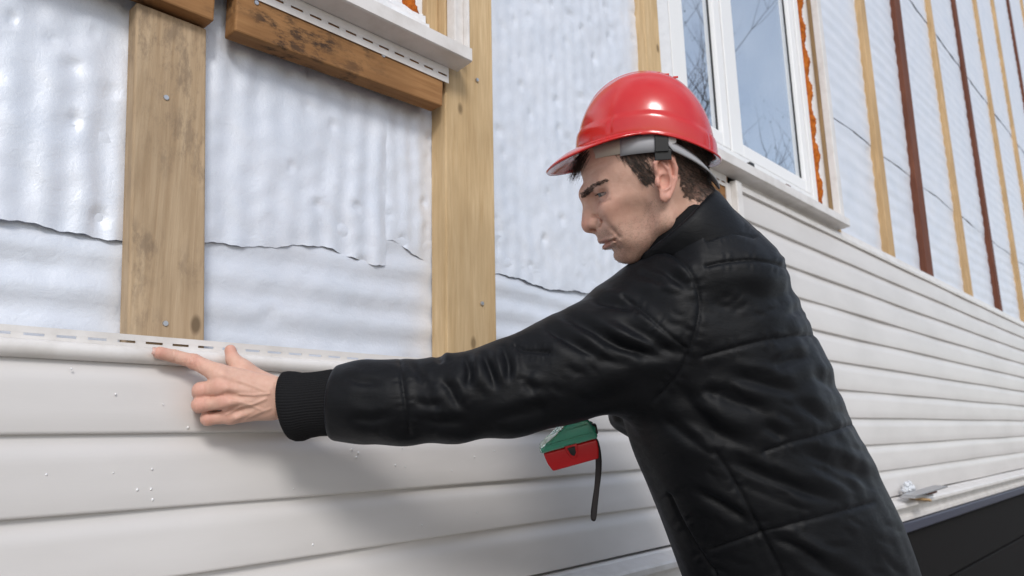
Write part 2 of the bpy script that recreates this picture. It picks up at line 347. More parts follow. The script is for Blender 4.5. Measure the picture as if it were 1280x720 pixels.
# ---- siding courses
def course(z0, p, x0, x1, seed):
    k = p/0.0965
    prof = [(0.000, -0.001), (0.0045, -0.0012), (0.0125, 0.0), (0.0140, 0.0012), (0.0146, 0.004), (0.0140, 0.030*k), (0.0130, 0.060*k), (0.0126, 0.066*k), (0.0116, 0.0715*k), (0.0098, 0.0765*k), (0.0078, 0.081*k), (0.0060, 0.086*k), (0.0050, 0.092*k), (0.0046, 0.100*k), (0.0044, 0.108*k)]
    xs = np.concatenate([np.arange(x0, min(x1, 3.0), 0.06), np.arange(max(x0, 3.0), x1, 0.3), [x1]])
    rg = np.random.default_rng(seed); ph = rg.uniform(0, 6, 4)
    def wob(p):
        x, y, z = p
        return [x, YB-y-0.0012*math.sin(x*5.1+ph[0])-0.0006*math.sin(x*14+ph[1]), z0+z+0.0010*math.sin(x*3.3+ph[2])]
    o = extrude_profile('siding_panel', prof, xs, MAT['siding'], wall, wob)
    o.data.polygons.foreach_set('use_smooth', [True]*len(o.data.polygons)); o.data.set_sharp_from_angle(angle=R(50))
    return o
PL = [0.938, 1.034, 1.1235, 1.2205]
for i, z in enumerate(PL): course(z, (PL[i+1] if i < 3 else 1.317)-z, XL, 2.235, 30+i)
PR0, PRP = 0.938, 0.1062
for i in range(10): course(PR0+i*PRP, PRP, 2.245, XR, 60+i)

# rolled upper edge of the last fitted panel and its slotted nailing strip
prof = [(YB-0.006, 1.312), (YB-0.012, 1.313), (YB-0.0165, 1.317), (YB-0.0185, 1.323), (YB-0.0175, 1.329), (YB-0.013, 1.3335), (YB-0.008, 1.3345), (YB-0.005, 1.3348)]
o = extrude_profile('panel_top_roll', prof, np.linspace(XL, 2.235, 40), MAT['trim'], wall, lambda p: [p[0], p[1]-0.001*math.sin(p[0]*6), p[2]+0.001*math.sin(p[0]*4)])
o.data.polygons.foreach_set('use_smooth', [True]*len(o.data.polygons))
def slot_strip(name, x0, x1, y, za, zb, zc, zd, pitch, gap, slope=0.0):
    """nailing strip za..zd with open slots between zb and zc"""
    bm = bmesh.new(); t = 0.0012
    bm_box(bm, (x0, y-t, za), (x1, y, zb)); bm_box(bm, (x0, y-t, zc), (x1, y, zd))
    x = x0
    while x < x1:
        bm_box(bm, (x, y-t+0.0001, zb), (min(x+gap, x1), y-0.0001, zc)); x += pitch
    if slope:
        for v in bm.verts: v.co.z += slope*(v.co.x-x0)
    return link(name, bm_mesh(name, bm), MAT['trim'], wall)
slot_strip('nailing_strip', XL, 2.235, YB-0.004, 1.3346, 1.3405, 1.3438, 1.3520, 0.0365, 0.0135)
for x in (0.447, 1.045): nails(wall, [], 0)

# trims round the right hand siding
box('corner_channel', (2.222, -0.056, 0.93), (2.262, YB, 2.01), MAT['trim'], wall, 0.003)
box('corner_channel', (2.190, -0.036, 0.93), (2.221, -0.0305, 2.0), MAT['trim'], wall, 0.001)
ztop = PR0+10*PRP
prof = [(YB-0.004, ztop-0.016), (YB-0.019, ztop-0.015), (YB-0.021, ztop-0.004), (YB-0.019, ztop+0.004), (YB-0.006, ztop+0.006), (YB-0.005, ztop+0.034), (YB-0.003, ztop+0.034)]
extrude_profile('finish_trim', prof, np.linspace(2.262, XR, 30), MAT['trim'], wall)

# ---- drip ledge and foundation
prof = [(YB+0.004, 0.932), (YB-0.010, 0.931), (YB-0.016, 0.926), (YB-0.060, 0.915), (YB-0.066, 0.910), (YB-0.066, 0.898), (YB-0.030, 0.894), (YB-0.022, 0.888), (YB-0.022, 0.860), (YB-0.030, 0.850), (YB-0.030, 0.835), (YB, 0.832)]
o = extrude_profile('drip_ledge', prof, np.linspace(XL, XR, 50), MAT['trim'], wall); o['label'] = 'white ledge strip under the lowest siding panel'
prof = [(YB+0.02, 0.834), (YB-0.042, 0.830), (YB-0.046, 0.826), (YB-0.046, 0.795), (YB-0.040, 0.79), (YB+0.02, 0.79)]
o = extrude_profile('flashing', prof, np.linspace(XL, XR, 30), MAT['flash'], wall); o['label'] = 'dark blue flashing strip above the foundation'
for i in range(3):
    z1 = 0.785-0.26*i; box('foundation_board', (XL, -0.045, max(z1-0.252, 0.004)), (XR, 0.0, z1), MAT['dark'], wall, 0.006)

# water beads left on the siding
bm = bmesh.new()
for k in range(34):
    x = RNG.uniform(0.30, 1.2); z = RNG.choice([1.05, 1.07, 1.14, 1.16, 1.18, 1.24, 1.27, 1.29])+RNG.uniform(-0.012, 0.012)
    r = RNG.uniform(0.0009, 0.0021)
    bmesh.ops.create_icosphere(bm, subdivisions=1, radius=r, matrix=Matrix.Translation((x, YB-0.0145, z)) @ Matrix.Diagonal((1, 0.7, 1.2, 1)))
o = link('water_beads', bm_mesh('water_beads', bm), MAT['water'], wall, True); tag(o, kind='stuff')

# ------------------------------------------------------------------ windows
def window(x0, x1, z0, z1, yf, mull, label):
    """white framed window: outer frame, sashes with gaskets, panes; mull = x positions of the sash borders"""
    wn = empty('window', (0, 0, 0)); wn.parent = wall; wn['label'] = label
    fw = 0.045; sw = 0.050; yb = yf+0.07
    bm = bmesh.new()
    bm_box(bm, (x0, yf, z0), (x0+fw, yb, z1), 0.003); bm_box(bm, (x1-fw, yf, z0), (x1, yb, z1), 0.003)
    bm_box(bm, (x0+fw, yf+0.001, z0), (x1-fw, yb, z0+fw), 0.003); bm_box(bm, (x0+fw, yf+0.001, z1-fw), (x1-fw, yb, z1), 0.003)
    for m in mull: bm_box(bm, (m-0.022, yf+0.002, z0+fw), (m+0.022, yb, z1-fw), 0.003)
    link('frame', bm_mesh('frame', bm), MAT['pvc'], wn)
    ed = [x0+fw]+[m for m in mull]+[x1-fw]
    for i in range(len(ed)-1):
        a = ed[i]+(0.022 if i > 0 else 0); c = ed[i+1]-(0.022 if i < len(ed)-2 else 0); a += 0.0025; c -= 0.0025
        za, zc = z0+fw+0.005, z1-fw-0.005; ys = yf+0.006
        bm = bmesh.new()
        bm_box(bm, (a, ys, za), (a+sw, ys+0.05, zc), 0.004); bm_box(bm, (c-sw, ys, za), (c, ys+0.05, zc), 0.004)
        bm_box(bm, (a+sw, ys+0.001, za), (c-sw, ys+0.05, za+sw), 0.004); bm_box(bm, (a+sw, ys+0.001, zc-sw), (c-sw, ys+0.05, zc), 0.004)
        link('sash', bm_mesh('sash', bm), MAT['pvc'], wn)
        bm = bmesh.new(); gk = 0.003; ga = ys+0.0165
        for (p, q) in (((a+sw, ga, za+sw), (a+sw+gk, ga+0.003, zc-sw)), ((c-sw-gk, ga, za+sw), (c-sw, ga+0.003, zc-sw)), ((a+sw, ga, za+sw), (c-sw, ga+0.0028, za+sw+gk)),
                       ((a-0.0025, ys+0.004, za), (a, ys+0.03, zc)), ((c, ys+0.004, za), (c+0.0025, ys+0.03, zc))): bm_box(bm, p, q)
        link('gasket', bm_mesh('gasket', bm), MAT['gasket'], wn)
        box('pane', (a+sw-0.004, ys+0.020, za+sw-0.004), (c-sw+0.004, ys+0.024, zc-sw+0.004), MAT['glass'], wn)
    return wn
wr = window(1.945, 3.055, 2.10, 3.58, -0.012, [2.335], 'tall white framed double window with blue reflections')
wl = window(-0.53, 0.90, 2.03, 3.38, -0.004, [0.2], 'white framed window above the stained board')
# room behind the windows with curtains
bm = bmesh.new()
for (p, q) in (((XL, 3.6, 1.2), (4.2, 3.7, 4.2)), ((XL, 0.3, 1.1), (4.2, 3.6, 1.2)), ((XL, 0.3, 4.2), (4.2, 3.7, 4.3)), ((XL-0.1, 0.3, 1.1), (XL, 3.7, 4.3)), ((4.2, 0.3, 1.1), (4.3, 3.7, 4.3))): bm_box(bm, p, q)
link('room', bm_mesh('room', bm), MAT['room'], wall)
def curtain(x0, x1, y, z0, z1):
    xs = np.linspace(x0, x1, 60); prof = [(x, y+0.018*math.sin(x*95)+0.008*math.sin(x*41)) for x in xs]
    o = extrude_profile('curtain', prof, [z0, z1], MAT['curtain'], wall, axis='z'); o.data.polygons.foreach_set('use_smooth', [True]*len(o.data.polygons)); return o
curtain(2.93, 3.15, 0.16, 2.05, 3.6); curtain(2.02, 2.12, 0.16, 2.05, 3.6); curtain(0.45, 0.9, 0.2, 2.0, 3.4)

# expanding foam in the joints beside the frames
def foam(x0, x1, z0, z1, y, seed):
    n = int((z1-z0)/0.012); v = []; f = []; m = 8; rg = np.random.default_rng(seed)
    ph = rg.uniform(0, 6, 8)
    for i in range(n+1):
        z = z0+(z1-z0)*i/n
        wv = 0.004*math.sin(z*17+ph[0])+0.003*math.sin(z*61+ph[1])
        wo = 0.006*math.sin(z*51+ph[2])+0.005*math.sin(z*127+ph[3])
        for j in range(m+1):
            a = j/m; bulge = math.sin(math.pi*a)*(0.018+0.007*math.sin(z*44+a*3+ph[4])+0.004*math.sin(z*160+a*9))
            v.append((x0+wo*0.4*(a < 0.5)+(x1-x0+wv)*a, y-bulge, z))
    for i in range(n):
        for j in range(m): f.append((i*(m+1)+j, i*(m+1)+j+1, (i+1)*(m+1)+j+1, (i+1)*(m+1)+j))
    o = link('joint_foam', mesh('joint_foam', v, f), MAT['foam'], wall, True); o['label'] = 'orange expanding foam beside the window frame'; return o
foam(3.060, 3.112, 2.06, 3.58, 0.0, 4); foam(0.884, 0.925, 2.04, 3.38, 0.0, 9)
# liner strips and channels of the right window
box('film_strip', (3.10, -0.012, 2.05), (3.175, 0.006, 3.6), MAT['film'], wall, 0.003)
upright(3.165, 3.215, 2.02, 3.65, -0.036, MAT['wood_far'])
box('window_channel', (3.140, -0.066, 2.03), (3.185, -0.037, 3.6), MAT['trim'], wall, 0.003)
box('film_strip', (1.85, -0.018, 2.04), (1.93, 0.004, 3.58), MAT['film'], wall, 0.003)
# channels of the left window
upright(0.935, 0.966, 1.99, 3.4, -0.024, MAT['wood_pine'])
box('film_strip', (0.905, -0.010, 2.0), (0.935, 0.006, 3.4), MAT['film'], wall, 0.002)
box('window_channel', (0.968, -0.072, 1.985), (0.992, -0.047, 3.4), MAT['trim'], wall, 0.002)
box('window_channel', (0.992, -0.085, 1.985), (0.997, -0.047, 3.4), MAT['trim'], wall, 0.001)

def sill(x0, x1, y0, zf, out, lip, back, drop=0.0):
    """sill channel: slotted flange on the board, underside, front lip and sloping top"""
    prof = [(y0, zf+0.020), (y0-out, zf+0.026), (y0-out-0.003, zf+0.028), (y0-out-0.003, zf+0.028+lip), (y0-out+0.004, zf+0.032+lip), (y0-out+0.006, zf+0.030+lip), (back, zf+0.058+lip)]
    return extrude_profile('window_sill', prof, np.linspace(x0, x1, 14), MAT['trim'], wall)
o = sill(-0.9, 0.985, -0.060, 1.918, 0.040, 0.026, -0.004)
slot_strip('nailing_strip', 0.30, 0.962, -0.0575, 1.905, 1.9175, 1.9215, 1.9385, 0.0365, 0.0135)
o = sill(1.86, 3.17, -0.030, 2.005, 0.055, 0.030, -0.010)
slot_strip('nailing_strip', 1.86, 2.20, -0.032, 1.985, 1.996, 2.001, 2.024, 0.0365, 0.0135)
box('shim', (2.31, -0.07, 2.078), (2.34, -0.04, 2.092), MAT['blackp'], wall, 0.002); box('shim', (2.62, -0.06, 2.078), (2.66, -0.03, 2.092), MAT['wood_red'], wall, 0.002)
# crumpled film lying over the sill
def film(x0, x1, y0, y1, z0, z1, seed):
    nx, ny = 50, 10; v = []; f = []
    for i in range(nx+1):
        for j in range(ny+1):
            x = x0+(x1-x0)*i/nx; t = j/ny
            e = 0.5+0.5*nz2(np.float64(x), np.float64(t), 30, seed)
            v.append((x, y0+(y1-y0)*t-0.006*e, z0+(z1-z0)*t*(0.55+0.45*e)+0.004*math.sin(x*70+seed)))
    for i in range(nx):
        for j in range(ny): f.append((i*(ny+1)+j, (i+1)*(ny+1)+j, (i+1)*(ny+1)+j+1, i*(ny+1)+j+1))
    return link('protective_film', mesh('protective_film', v, f), MAT['film'], wall, True)
film(0.62, 0.93, -0.05, -0.012, 2.000, 2.075, 3); film(1.98, 3.09, -0.05, -0.018, 2.082, 2.125, 5)
#PERSON_HERE
# ------------------------------------------------------------------ solid modelling by distance fields
def V3(*a): return np.array(a, np.float32)
def px(x, y, z): return np.array([(x-640)/FPX*z, (y-360)/FPX*z, z], np.float32)      # photograph pixel at depth z -> person axes
def smin(a, b, k):
    h = np.maximum(k-np.abs(a-b), 0)/k; return np.minimum(a, b)-h*h*k*0.25
def smax(a, b, k): return -smin(-a, -b, k)
def cone(P, a, b, ra, rb):
    ab = (b-a).astype(np.float32); t = np.clip(((P-a)@ab)/float(ab@ab), 0, 1)
    q = P-a-t[:, None]*ab; return np.sqrt(np.einsum('ij,ij->i', q, q))-(ra+(rb-ra)*t)
def ball(P, c, r): q = P-c; return np.sqrt(np.einsum('ij,ij->i', q, q))-r
def ell(P, c, r, rot=None):
    q = P-c
    if rot is not None: q = q@rot
    r = np.asarray(r, np.float32); k0 = np.linalg.norm(q/r, axis=1); k1 = np.linalg.norm(q/(r*r), axis=1)+1e-9
    return k0*(k0-1)/k1
def chain(P, pts, k=0.0):
    d = None
    for i in range(len(pts)-1):
        e = cone(P, pts[i][0], pts[i+1][0], pts[i][1], pts[i+1][1]); d = e if d is None else (smin(d, e, k) if k else np.minimum(d, e))
    return d
def rotm(ax, deg):
    return np.array(Matrix.Rotation(R(deg), 3, ax), np.float32)
def isosurface(fn, lo, hi, h, B=8, margin=1.25, newton=1):
    lo = np.asarray(lo, np.float64); n = np.ceil((np.asarray(hi)-lo)/h/B).astype(int)*B+1
    Hc = h*B; nc = (n-1)//B
    ax = [lo[i]+(np.arange(nc[i])+0.5)*Hc for i in range(3)]
    Cg = np.stack(np.meshgrid(*ax, indexing='ij'), -1).reshape(-1, 3).astype(np.float32)
    dc = np.concatenate([fn(c) for c in np.array_split(Cg, max(1, len(Cg)//400000+1))])
    act = (np.abs(dc) < Hc*0.87*margin).reshape(nc)
    D = np.repeat(np.repeat(np.repeat(np.where(dc.reshape(nc) < 0, -1, 1).astype(np.float32), B, 0), B, 1), B, 2)
    D = np.pad(D, ((0, 1), (0, 1), (0, 1)), mode='edge')
    msk = np.zeros(n, bool)
    bi = np.argwhere(act)
    for dx in (0, 1):
        pass
    m2 = np.repeat(np.repeat(np.repeat(act, B, 0), B, 1), B, 2)
    msk[:-1, :-1, :-1] = m2
    for a in range(3):
        s1 = [slice(None)]*3; s2 = [slice(None)]*3; s1[a] = slice(1, None); s2[a] = slice(None, -1)
        t = msk.copy(); t[tuple(s1)] |= msk[tuple(s2)]; msk = t
    ii = np.argwhere(msk)
    vals = np.empty(len(ii), np.float32)
    for s in range(0, len(ii), 600000):
        vals[s:s+600000] = fn((lo+ii[s:s+600000]*h).astype(np.float32))
    D[msk] = vals
    Sg = D < 0
    any_ = np.zeros(n-1, bool); all_ = np.ones(n-1, bool)
    for dx in (0, 1):
        for dy in (0, 1):
            for dz in (0, 1):
                c = Sg[dx:n[0]-1+dx, dy:n[1]-1+dy, dz:n[2]-1+dz]; any_ |= c; all_ &= c
    cells = np.argwhere(any_ & ~all_)
    st = np.array([n[1]*n[2], n[2], 1], np.int64); keys = cells@st
    Df = D.ravel(); base = keys
    acc = np.zeros((len(cells), 3), np.float64); cnt = np.zeros(len(cells))
    for a in range(3):
        o1, o2 = [i for i in range(3) if i != a]
        for u in (0, 1):
            for w_ in (0, 1):
                k0 = base+u*st[o1]+w_*st[o2]; d0 = Df[k0]; d1 = Df[k0+st[a]]; cr = (d0 < 0) != (d1 < 0)
                t = np.where(cr, d0/np.where(cr, d0-d1, 1), 0)
                p = np.zeros((len(cells), 3)); p[:, a] = t; p[:, o1] = u; p[:, o2] = w_
                acc += p*cr[:, None]; cnt += cr
    vtx = lo+(cells+acc/cnt[:, None])*h
    quads = []
    for a in range(3):
        o1, o2 = [(1, 2), (2, 0), (0, 1)][a]
        s0 = [slice(None)]*3; s1 = [slice(None)]*3; s0[a] = slice(None, -1); s1[a] = slice(1, None)
        e = np.argwhere(Sg[tuple(s0)] != Sg[tuple(s1)])
        e = e[(e[:, o1] > 0) & (e[:, o2] > 0) & (e[:, o1] < n[o1]-1) & (e[:, o2] < n[o2]-1)]
        k = e@st; flip = Sg.ravel()[k]
        c00 = k-st[o1]-st[o2]; c10 = k-st[o2]; c11 = k; c01 = k-st[o1]
        q = np.stack([c00, c10, c11, c01], 1); q[~flip] = q[~flip][:, ::-1]
        quads.append(q)
    q = np.concatenate(quads); q = np.searchsorted(keys, q)
    vtx = vtx.astype(np.float32)
    for _ in range(newton):
        d, N = grad(fn, vtx, h*0.5); vtx = (vtx-np.clip(d, -h, h)[:, None]*0.9*N).astype(np.float32)
    d, N = grad(fn, vtx, h*0.6)
    return vtx, q, N
def grad(fn, p, e):
    d = fn(p); G = np.stack([fn(p+np.eye(3, dtype=np.float32)[i]*np.float32(e))-fn(p-np.eye(3, dtype=np.float32)[i]*np.float32(e)) for i in range(3)], 1)
    gl = np.linalg.norm(G, axis=1, keepdims=True)+1e-9
    return d/(gl[:, 0]/(2*e)+1e-6), G/gl
def to_world(p): return (CAM+np.asarray(p, np.float64)@M.T)
def wallZ(x, y, yp):                       # depth at which the pixel's ray meets the plane y = yp
    d = M@np.array([x-640, y-360, FPX]); return (yp-CAM[1])/d[1]*FPX
def set_tint(me, c):
    a = me.color_attributes.new('tint', 'FLOAT_COLOR', 'POINT'); a.data.foreach_set('color', np.concatenate([c, np.ones((len(c), 1))], 1).astype(np.float32).ravel())

person = empty('person', tuple(to_world(px(1010, 800, 1.26))*np.array([1, 1, 0])))
PO = np.array(person.location)
tag(person, 'man in black quilted jacket pointing along the siding edge, leaning forward in profile', 'person')
def plink(name, v, q, m, parent=person, smooth=True, world=False):
    w_ = v if world else to_world(v)
    return link(name, mesh_np(name, w_-PO, q), m, parent, smooth)

# ---- head axes: f towards the face, l towards the viewer's side, u up (millimetres)
HO = px(810, 235, 1.10); TILT = R(21); YAW = R(6)
fx = np.array([-math.cos(TILT), math.sin(TILT), 0]); ux = np.array([-math.sin(TILT), -math.cos(TILT), 0]); lx = np.array([0, 0, -1.0])
cy, sy = math.cos(YAW), math.sin(YAW)
HM = np.stack([fx*cy-lx*sy, lx*cy+fx*sy, ux], 0).astype(np.float32)     # rows f, l, u
def hloc(P): return ((P-HO)@HM.T)*1000.0
def hpos(f, l, u): return HO+(np.array([f, l, u], np.float32)/1000.0)@HM

EAR = V3(-14, 74, 0)
def ear_frame():
    a = rotm('Y', 14)@np.eye(3, dtype=np.float32)
    return a
def line2(A, pts, sg):                    # closeness to a line drawn on the side of the face, in (f, u)
    best = None; p = A[:, [0, 2]]
    for i in range(len(pts)-1):
        a = np.array(pts[i], np.float32); ab = np.array(pts[i+1], np.float32)-a; t = np.clip(((p-a)@ab)/float(ab@ab), 0, 1); q = p-a-t[:, None]*ab
        e = np.einsum('ij,ij->i', q, q); best = e if best is None else np.minimum(best, e)
    return np.exp(-best/(sg*sg))*(A[:, 1] < 60)
def head_sdf(Q):
    A = Q.copy(); A[:, 1] = np.abs(A[:, 1])        # left and right alike
    d = ell(Q, V3(-10, 0, 46), (93, 75, 84))
    d = smin(d, ell(A, V3(-2, 38, 20), (62, 32, 52)), 22)
    d = smin(d, ell(Q, V3(32, 0, -14), (53, 54, 62)), 22)
    d = smin(d, ell(Q, V3(30, 0, -46), (50, 46, 42)), 20)
    d = smin(d, cone(A, V3(83, 0, 22.5), V3(57, 45, 26), 11.5, 8.5), 13)           # brow
    d = smin(d, ball(Q, V3(83.5, 0, 23.5), 11.5), 10)
    d = smin(d, ell(A, V3(58, 32, -30), (20, 20, 22)), 16)
    d = smin(d, ell(A, V3(54, 27, -54), (21, 20, 20)), 14)
    d = smin(d, ell(A, V3(50, 44, -8), (24, 14.5, 15)), 22)                      # cheekbone
    d = smin(d, ell(Q, V3(68, 0, -38), (25, 30, 25)), 14)                      # upper jaw
    d = smin(d, ell(Q, V3(60, 0, -76), (21, 24, 15.5)), 14)                    # chin
    d = smin(d, cone(A, V3(56, 18, -78), V3(2, 50, -52), 13, 13), 16)
    d = smin(d, cone(A, V3(2, 50, -52), V3(-8, 58, -8), 13, 14), 16)
    d = smax(d, -ell(A, V3(88, 31, 12), (21, 18, 10.5)), 11); d = smax(d, -ell(A, V3(80, 48, 12), (20, 15, 9.5)), 10)                     # eye hollow
    d = smax(d, -ell(A, V3(46, 71, -38), (22, 12, 20)), 20)                    # lean cheek
    lid = ball(A, V3(59.5, 31.5, 15), 14.2)
    lid = smin(lid, ell(A, V3(62, 34, 22.5), (10, 17, 5)), 5)                  # heavy upper lid fold
    d = smin(d, lid, 5)
    d = smin(d, ell(A, V3(62, 30, 2.5), (10, 13, 4.5)), 6)                     # lower lid bag
    d = smin(d, cone(Q, V3(85, 0, 17), V3(99, 0, -18), 6.6, 10.0), 8)        # nose
    d = smin(d, cone(Q, V3(80, 0, 10), V3(88, 0, -16), 9, 13), 10)
    d = smin(d, ell(A, V3(88, 12.5, -20), (11.5, 6.8, 8)), 4.5)                # wing
    d = smin(d, cone(Q, V3(101, 0, -23.5), V3(88, 0, -30), 5.5, 6), 5)
    d = d+2.2*line2(A, [(88, -9.5), (81, -13), (78.5, -19), (80, -25), (85, -28.5)], 1.9)*ss(A[:, 1], 7, 11)*(A[:, 1] < 34)   # round the nostril wing
    d = d+1.2*np.exp(-(chain(A, [(V3(73.5, 20, 20.5), 0), (V3(70, 34, 21.5), 0), (V3(57, 47, 17.5), 0)])/1.3)**2)
    d = d+1.0*np.exp(-(cone(A, V3(92, 5, 17), V3(94, 6, 30), 0, 0)/2.0)**2)
    d = d+2.0*line2(A, [(79, -20), (75, -30), (69, -42), (66, -52)], 3.0)*ss(A[:, 1], 12, 18)      # fold from nose to mouth
    d = d+1.0*line2(A, [(73, 5), (66, 0), (56, 1)], 2.2)*ss(A[:, 1], 14, 20)                       # under the eye
    d = d+1.2*line2(A, [(72, -54), (69, -62), (68, -68)], 2.4)*ss(A[:, 1], 8, 14)                  # down from the mouth corner
    d = smax(d, -ell(A, V3(94, 8.5, -28.5), (6.5, 5.0, 3.6)), 2.0)
    up = smin(cone(Q, V3(87.5, 0, -46.5), V3(85.5, 6, -46), 5.4, 5.4), cone(A, V3(86.5, 5, -46.5), V3(73, 24, -53), 5.6, 4), 3)
    lo_ = cone(A, V3(84.3, 0, -58.5), V3(73, 22, -55.5), 6.4, 4)
    d = smin(d, up, 5); d = smin(d, lo_, 5)
    d = d-1.6*line2(A, [(92, -47.5), (84, -47.8), (76, -50)], 2.6)-2.0*line2(A, [(90, -58.5), (82, -58), (76, -55.5)], 3.0)   # lips
    d = d+3.2*line2(A, [(97, -52.3), (84, -52.6), (72, -53.2)], 1.5)                               # mouth line
    d = smax(d, -ell(Q, V3(87, 0, -67.5), (8, 19, 4)), 7)
    slit = ell(A, V3(68, 36, 13.6), (11, 14, 3.0), rotm('X', -7))
    d = smax(d, -slit, 1.2)
    # forehead lines and crow's feet
    for u in (47, 56): d = d+0.45*np.exp(-((Q[:, 2]-u-2*np.cos(Q[:, 1]*0.05))/1.6)**2)*(Q[:, 0] > 40)
    for k, (f2, u2) in enumerate(((41, 20), (40, 13), (43, 6))):
        d = d+0.5*np.exp(-(cone(A, V3(53, 46, 13), V3(f2, 53, u2), 0, 0)/1.3)**2)
    # ear
    return smin(d, ear_sdf(A), 3.5)
def ear_sdf(A):
    E_ = (A-EAR)@(rotm('Y', -14)@rotm('Z', 24))
    e0 = ell(E_, V3(-3, 2, 1), (14.5, 3.2, 27))
    hel = [(V3(5, 2, 2), 2.2), (V3(10, 4, 12), 2.8), (V3(11, 5, 21), 3.2), (V3(5, 6.5, 29), 3.5), (V3(-5, 7.5, 31), 3.6), (V3(-14, 8, 25), 3.6), (V3(-17.5, 8, 12), 3.4), (V3(-15.5, 7, -3), 3.2), (V3(-10, 5.5, -16), 3.2), (V3(-3, 4.5, -25), 4.2)]
    e = smin(e0, chain(E_, hel, 1.0), 2.5)
    e = smin(e, ell(E_, V3(2, 3.5, -24.5), (7, 3.6, 7.5)), 4)
    e = smin(e, chain(E_, [(V3(1, 5, 22), 2.4), (V3(-7, 6.5, 12), 2.8), (V3(-9, 6.5, 0), 2.8), (V3(-5, 6, -12), 2.8), (V3(1, 5, -16), 2.6)], 1.0), 2.5)
    e = smin(e, ell(E_, V3(9.5, 4, -5), (4.2, 4.2, 6)), 3)
    e = smax(e, -ell(E_, V3(0.5, 9, -3.5), (7.2, 10.5, 10)), 2.0)
    e = smax(e, -ell(E_, V3(4, 9, 13), (4.5, 6.5, 7)), 2.5); e = smax(e, -chain(E_, [(V3(-4, 9.5, 24.5), 2.2), (V3(-12, 10.5, 16), 2.4), (V3(-13, 10, 2), 2.2)], .5), 2.0)
    return e

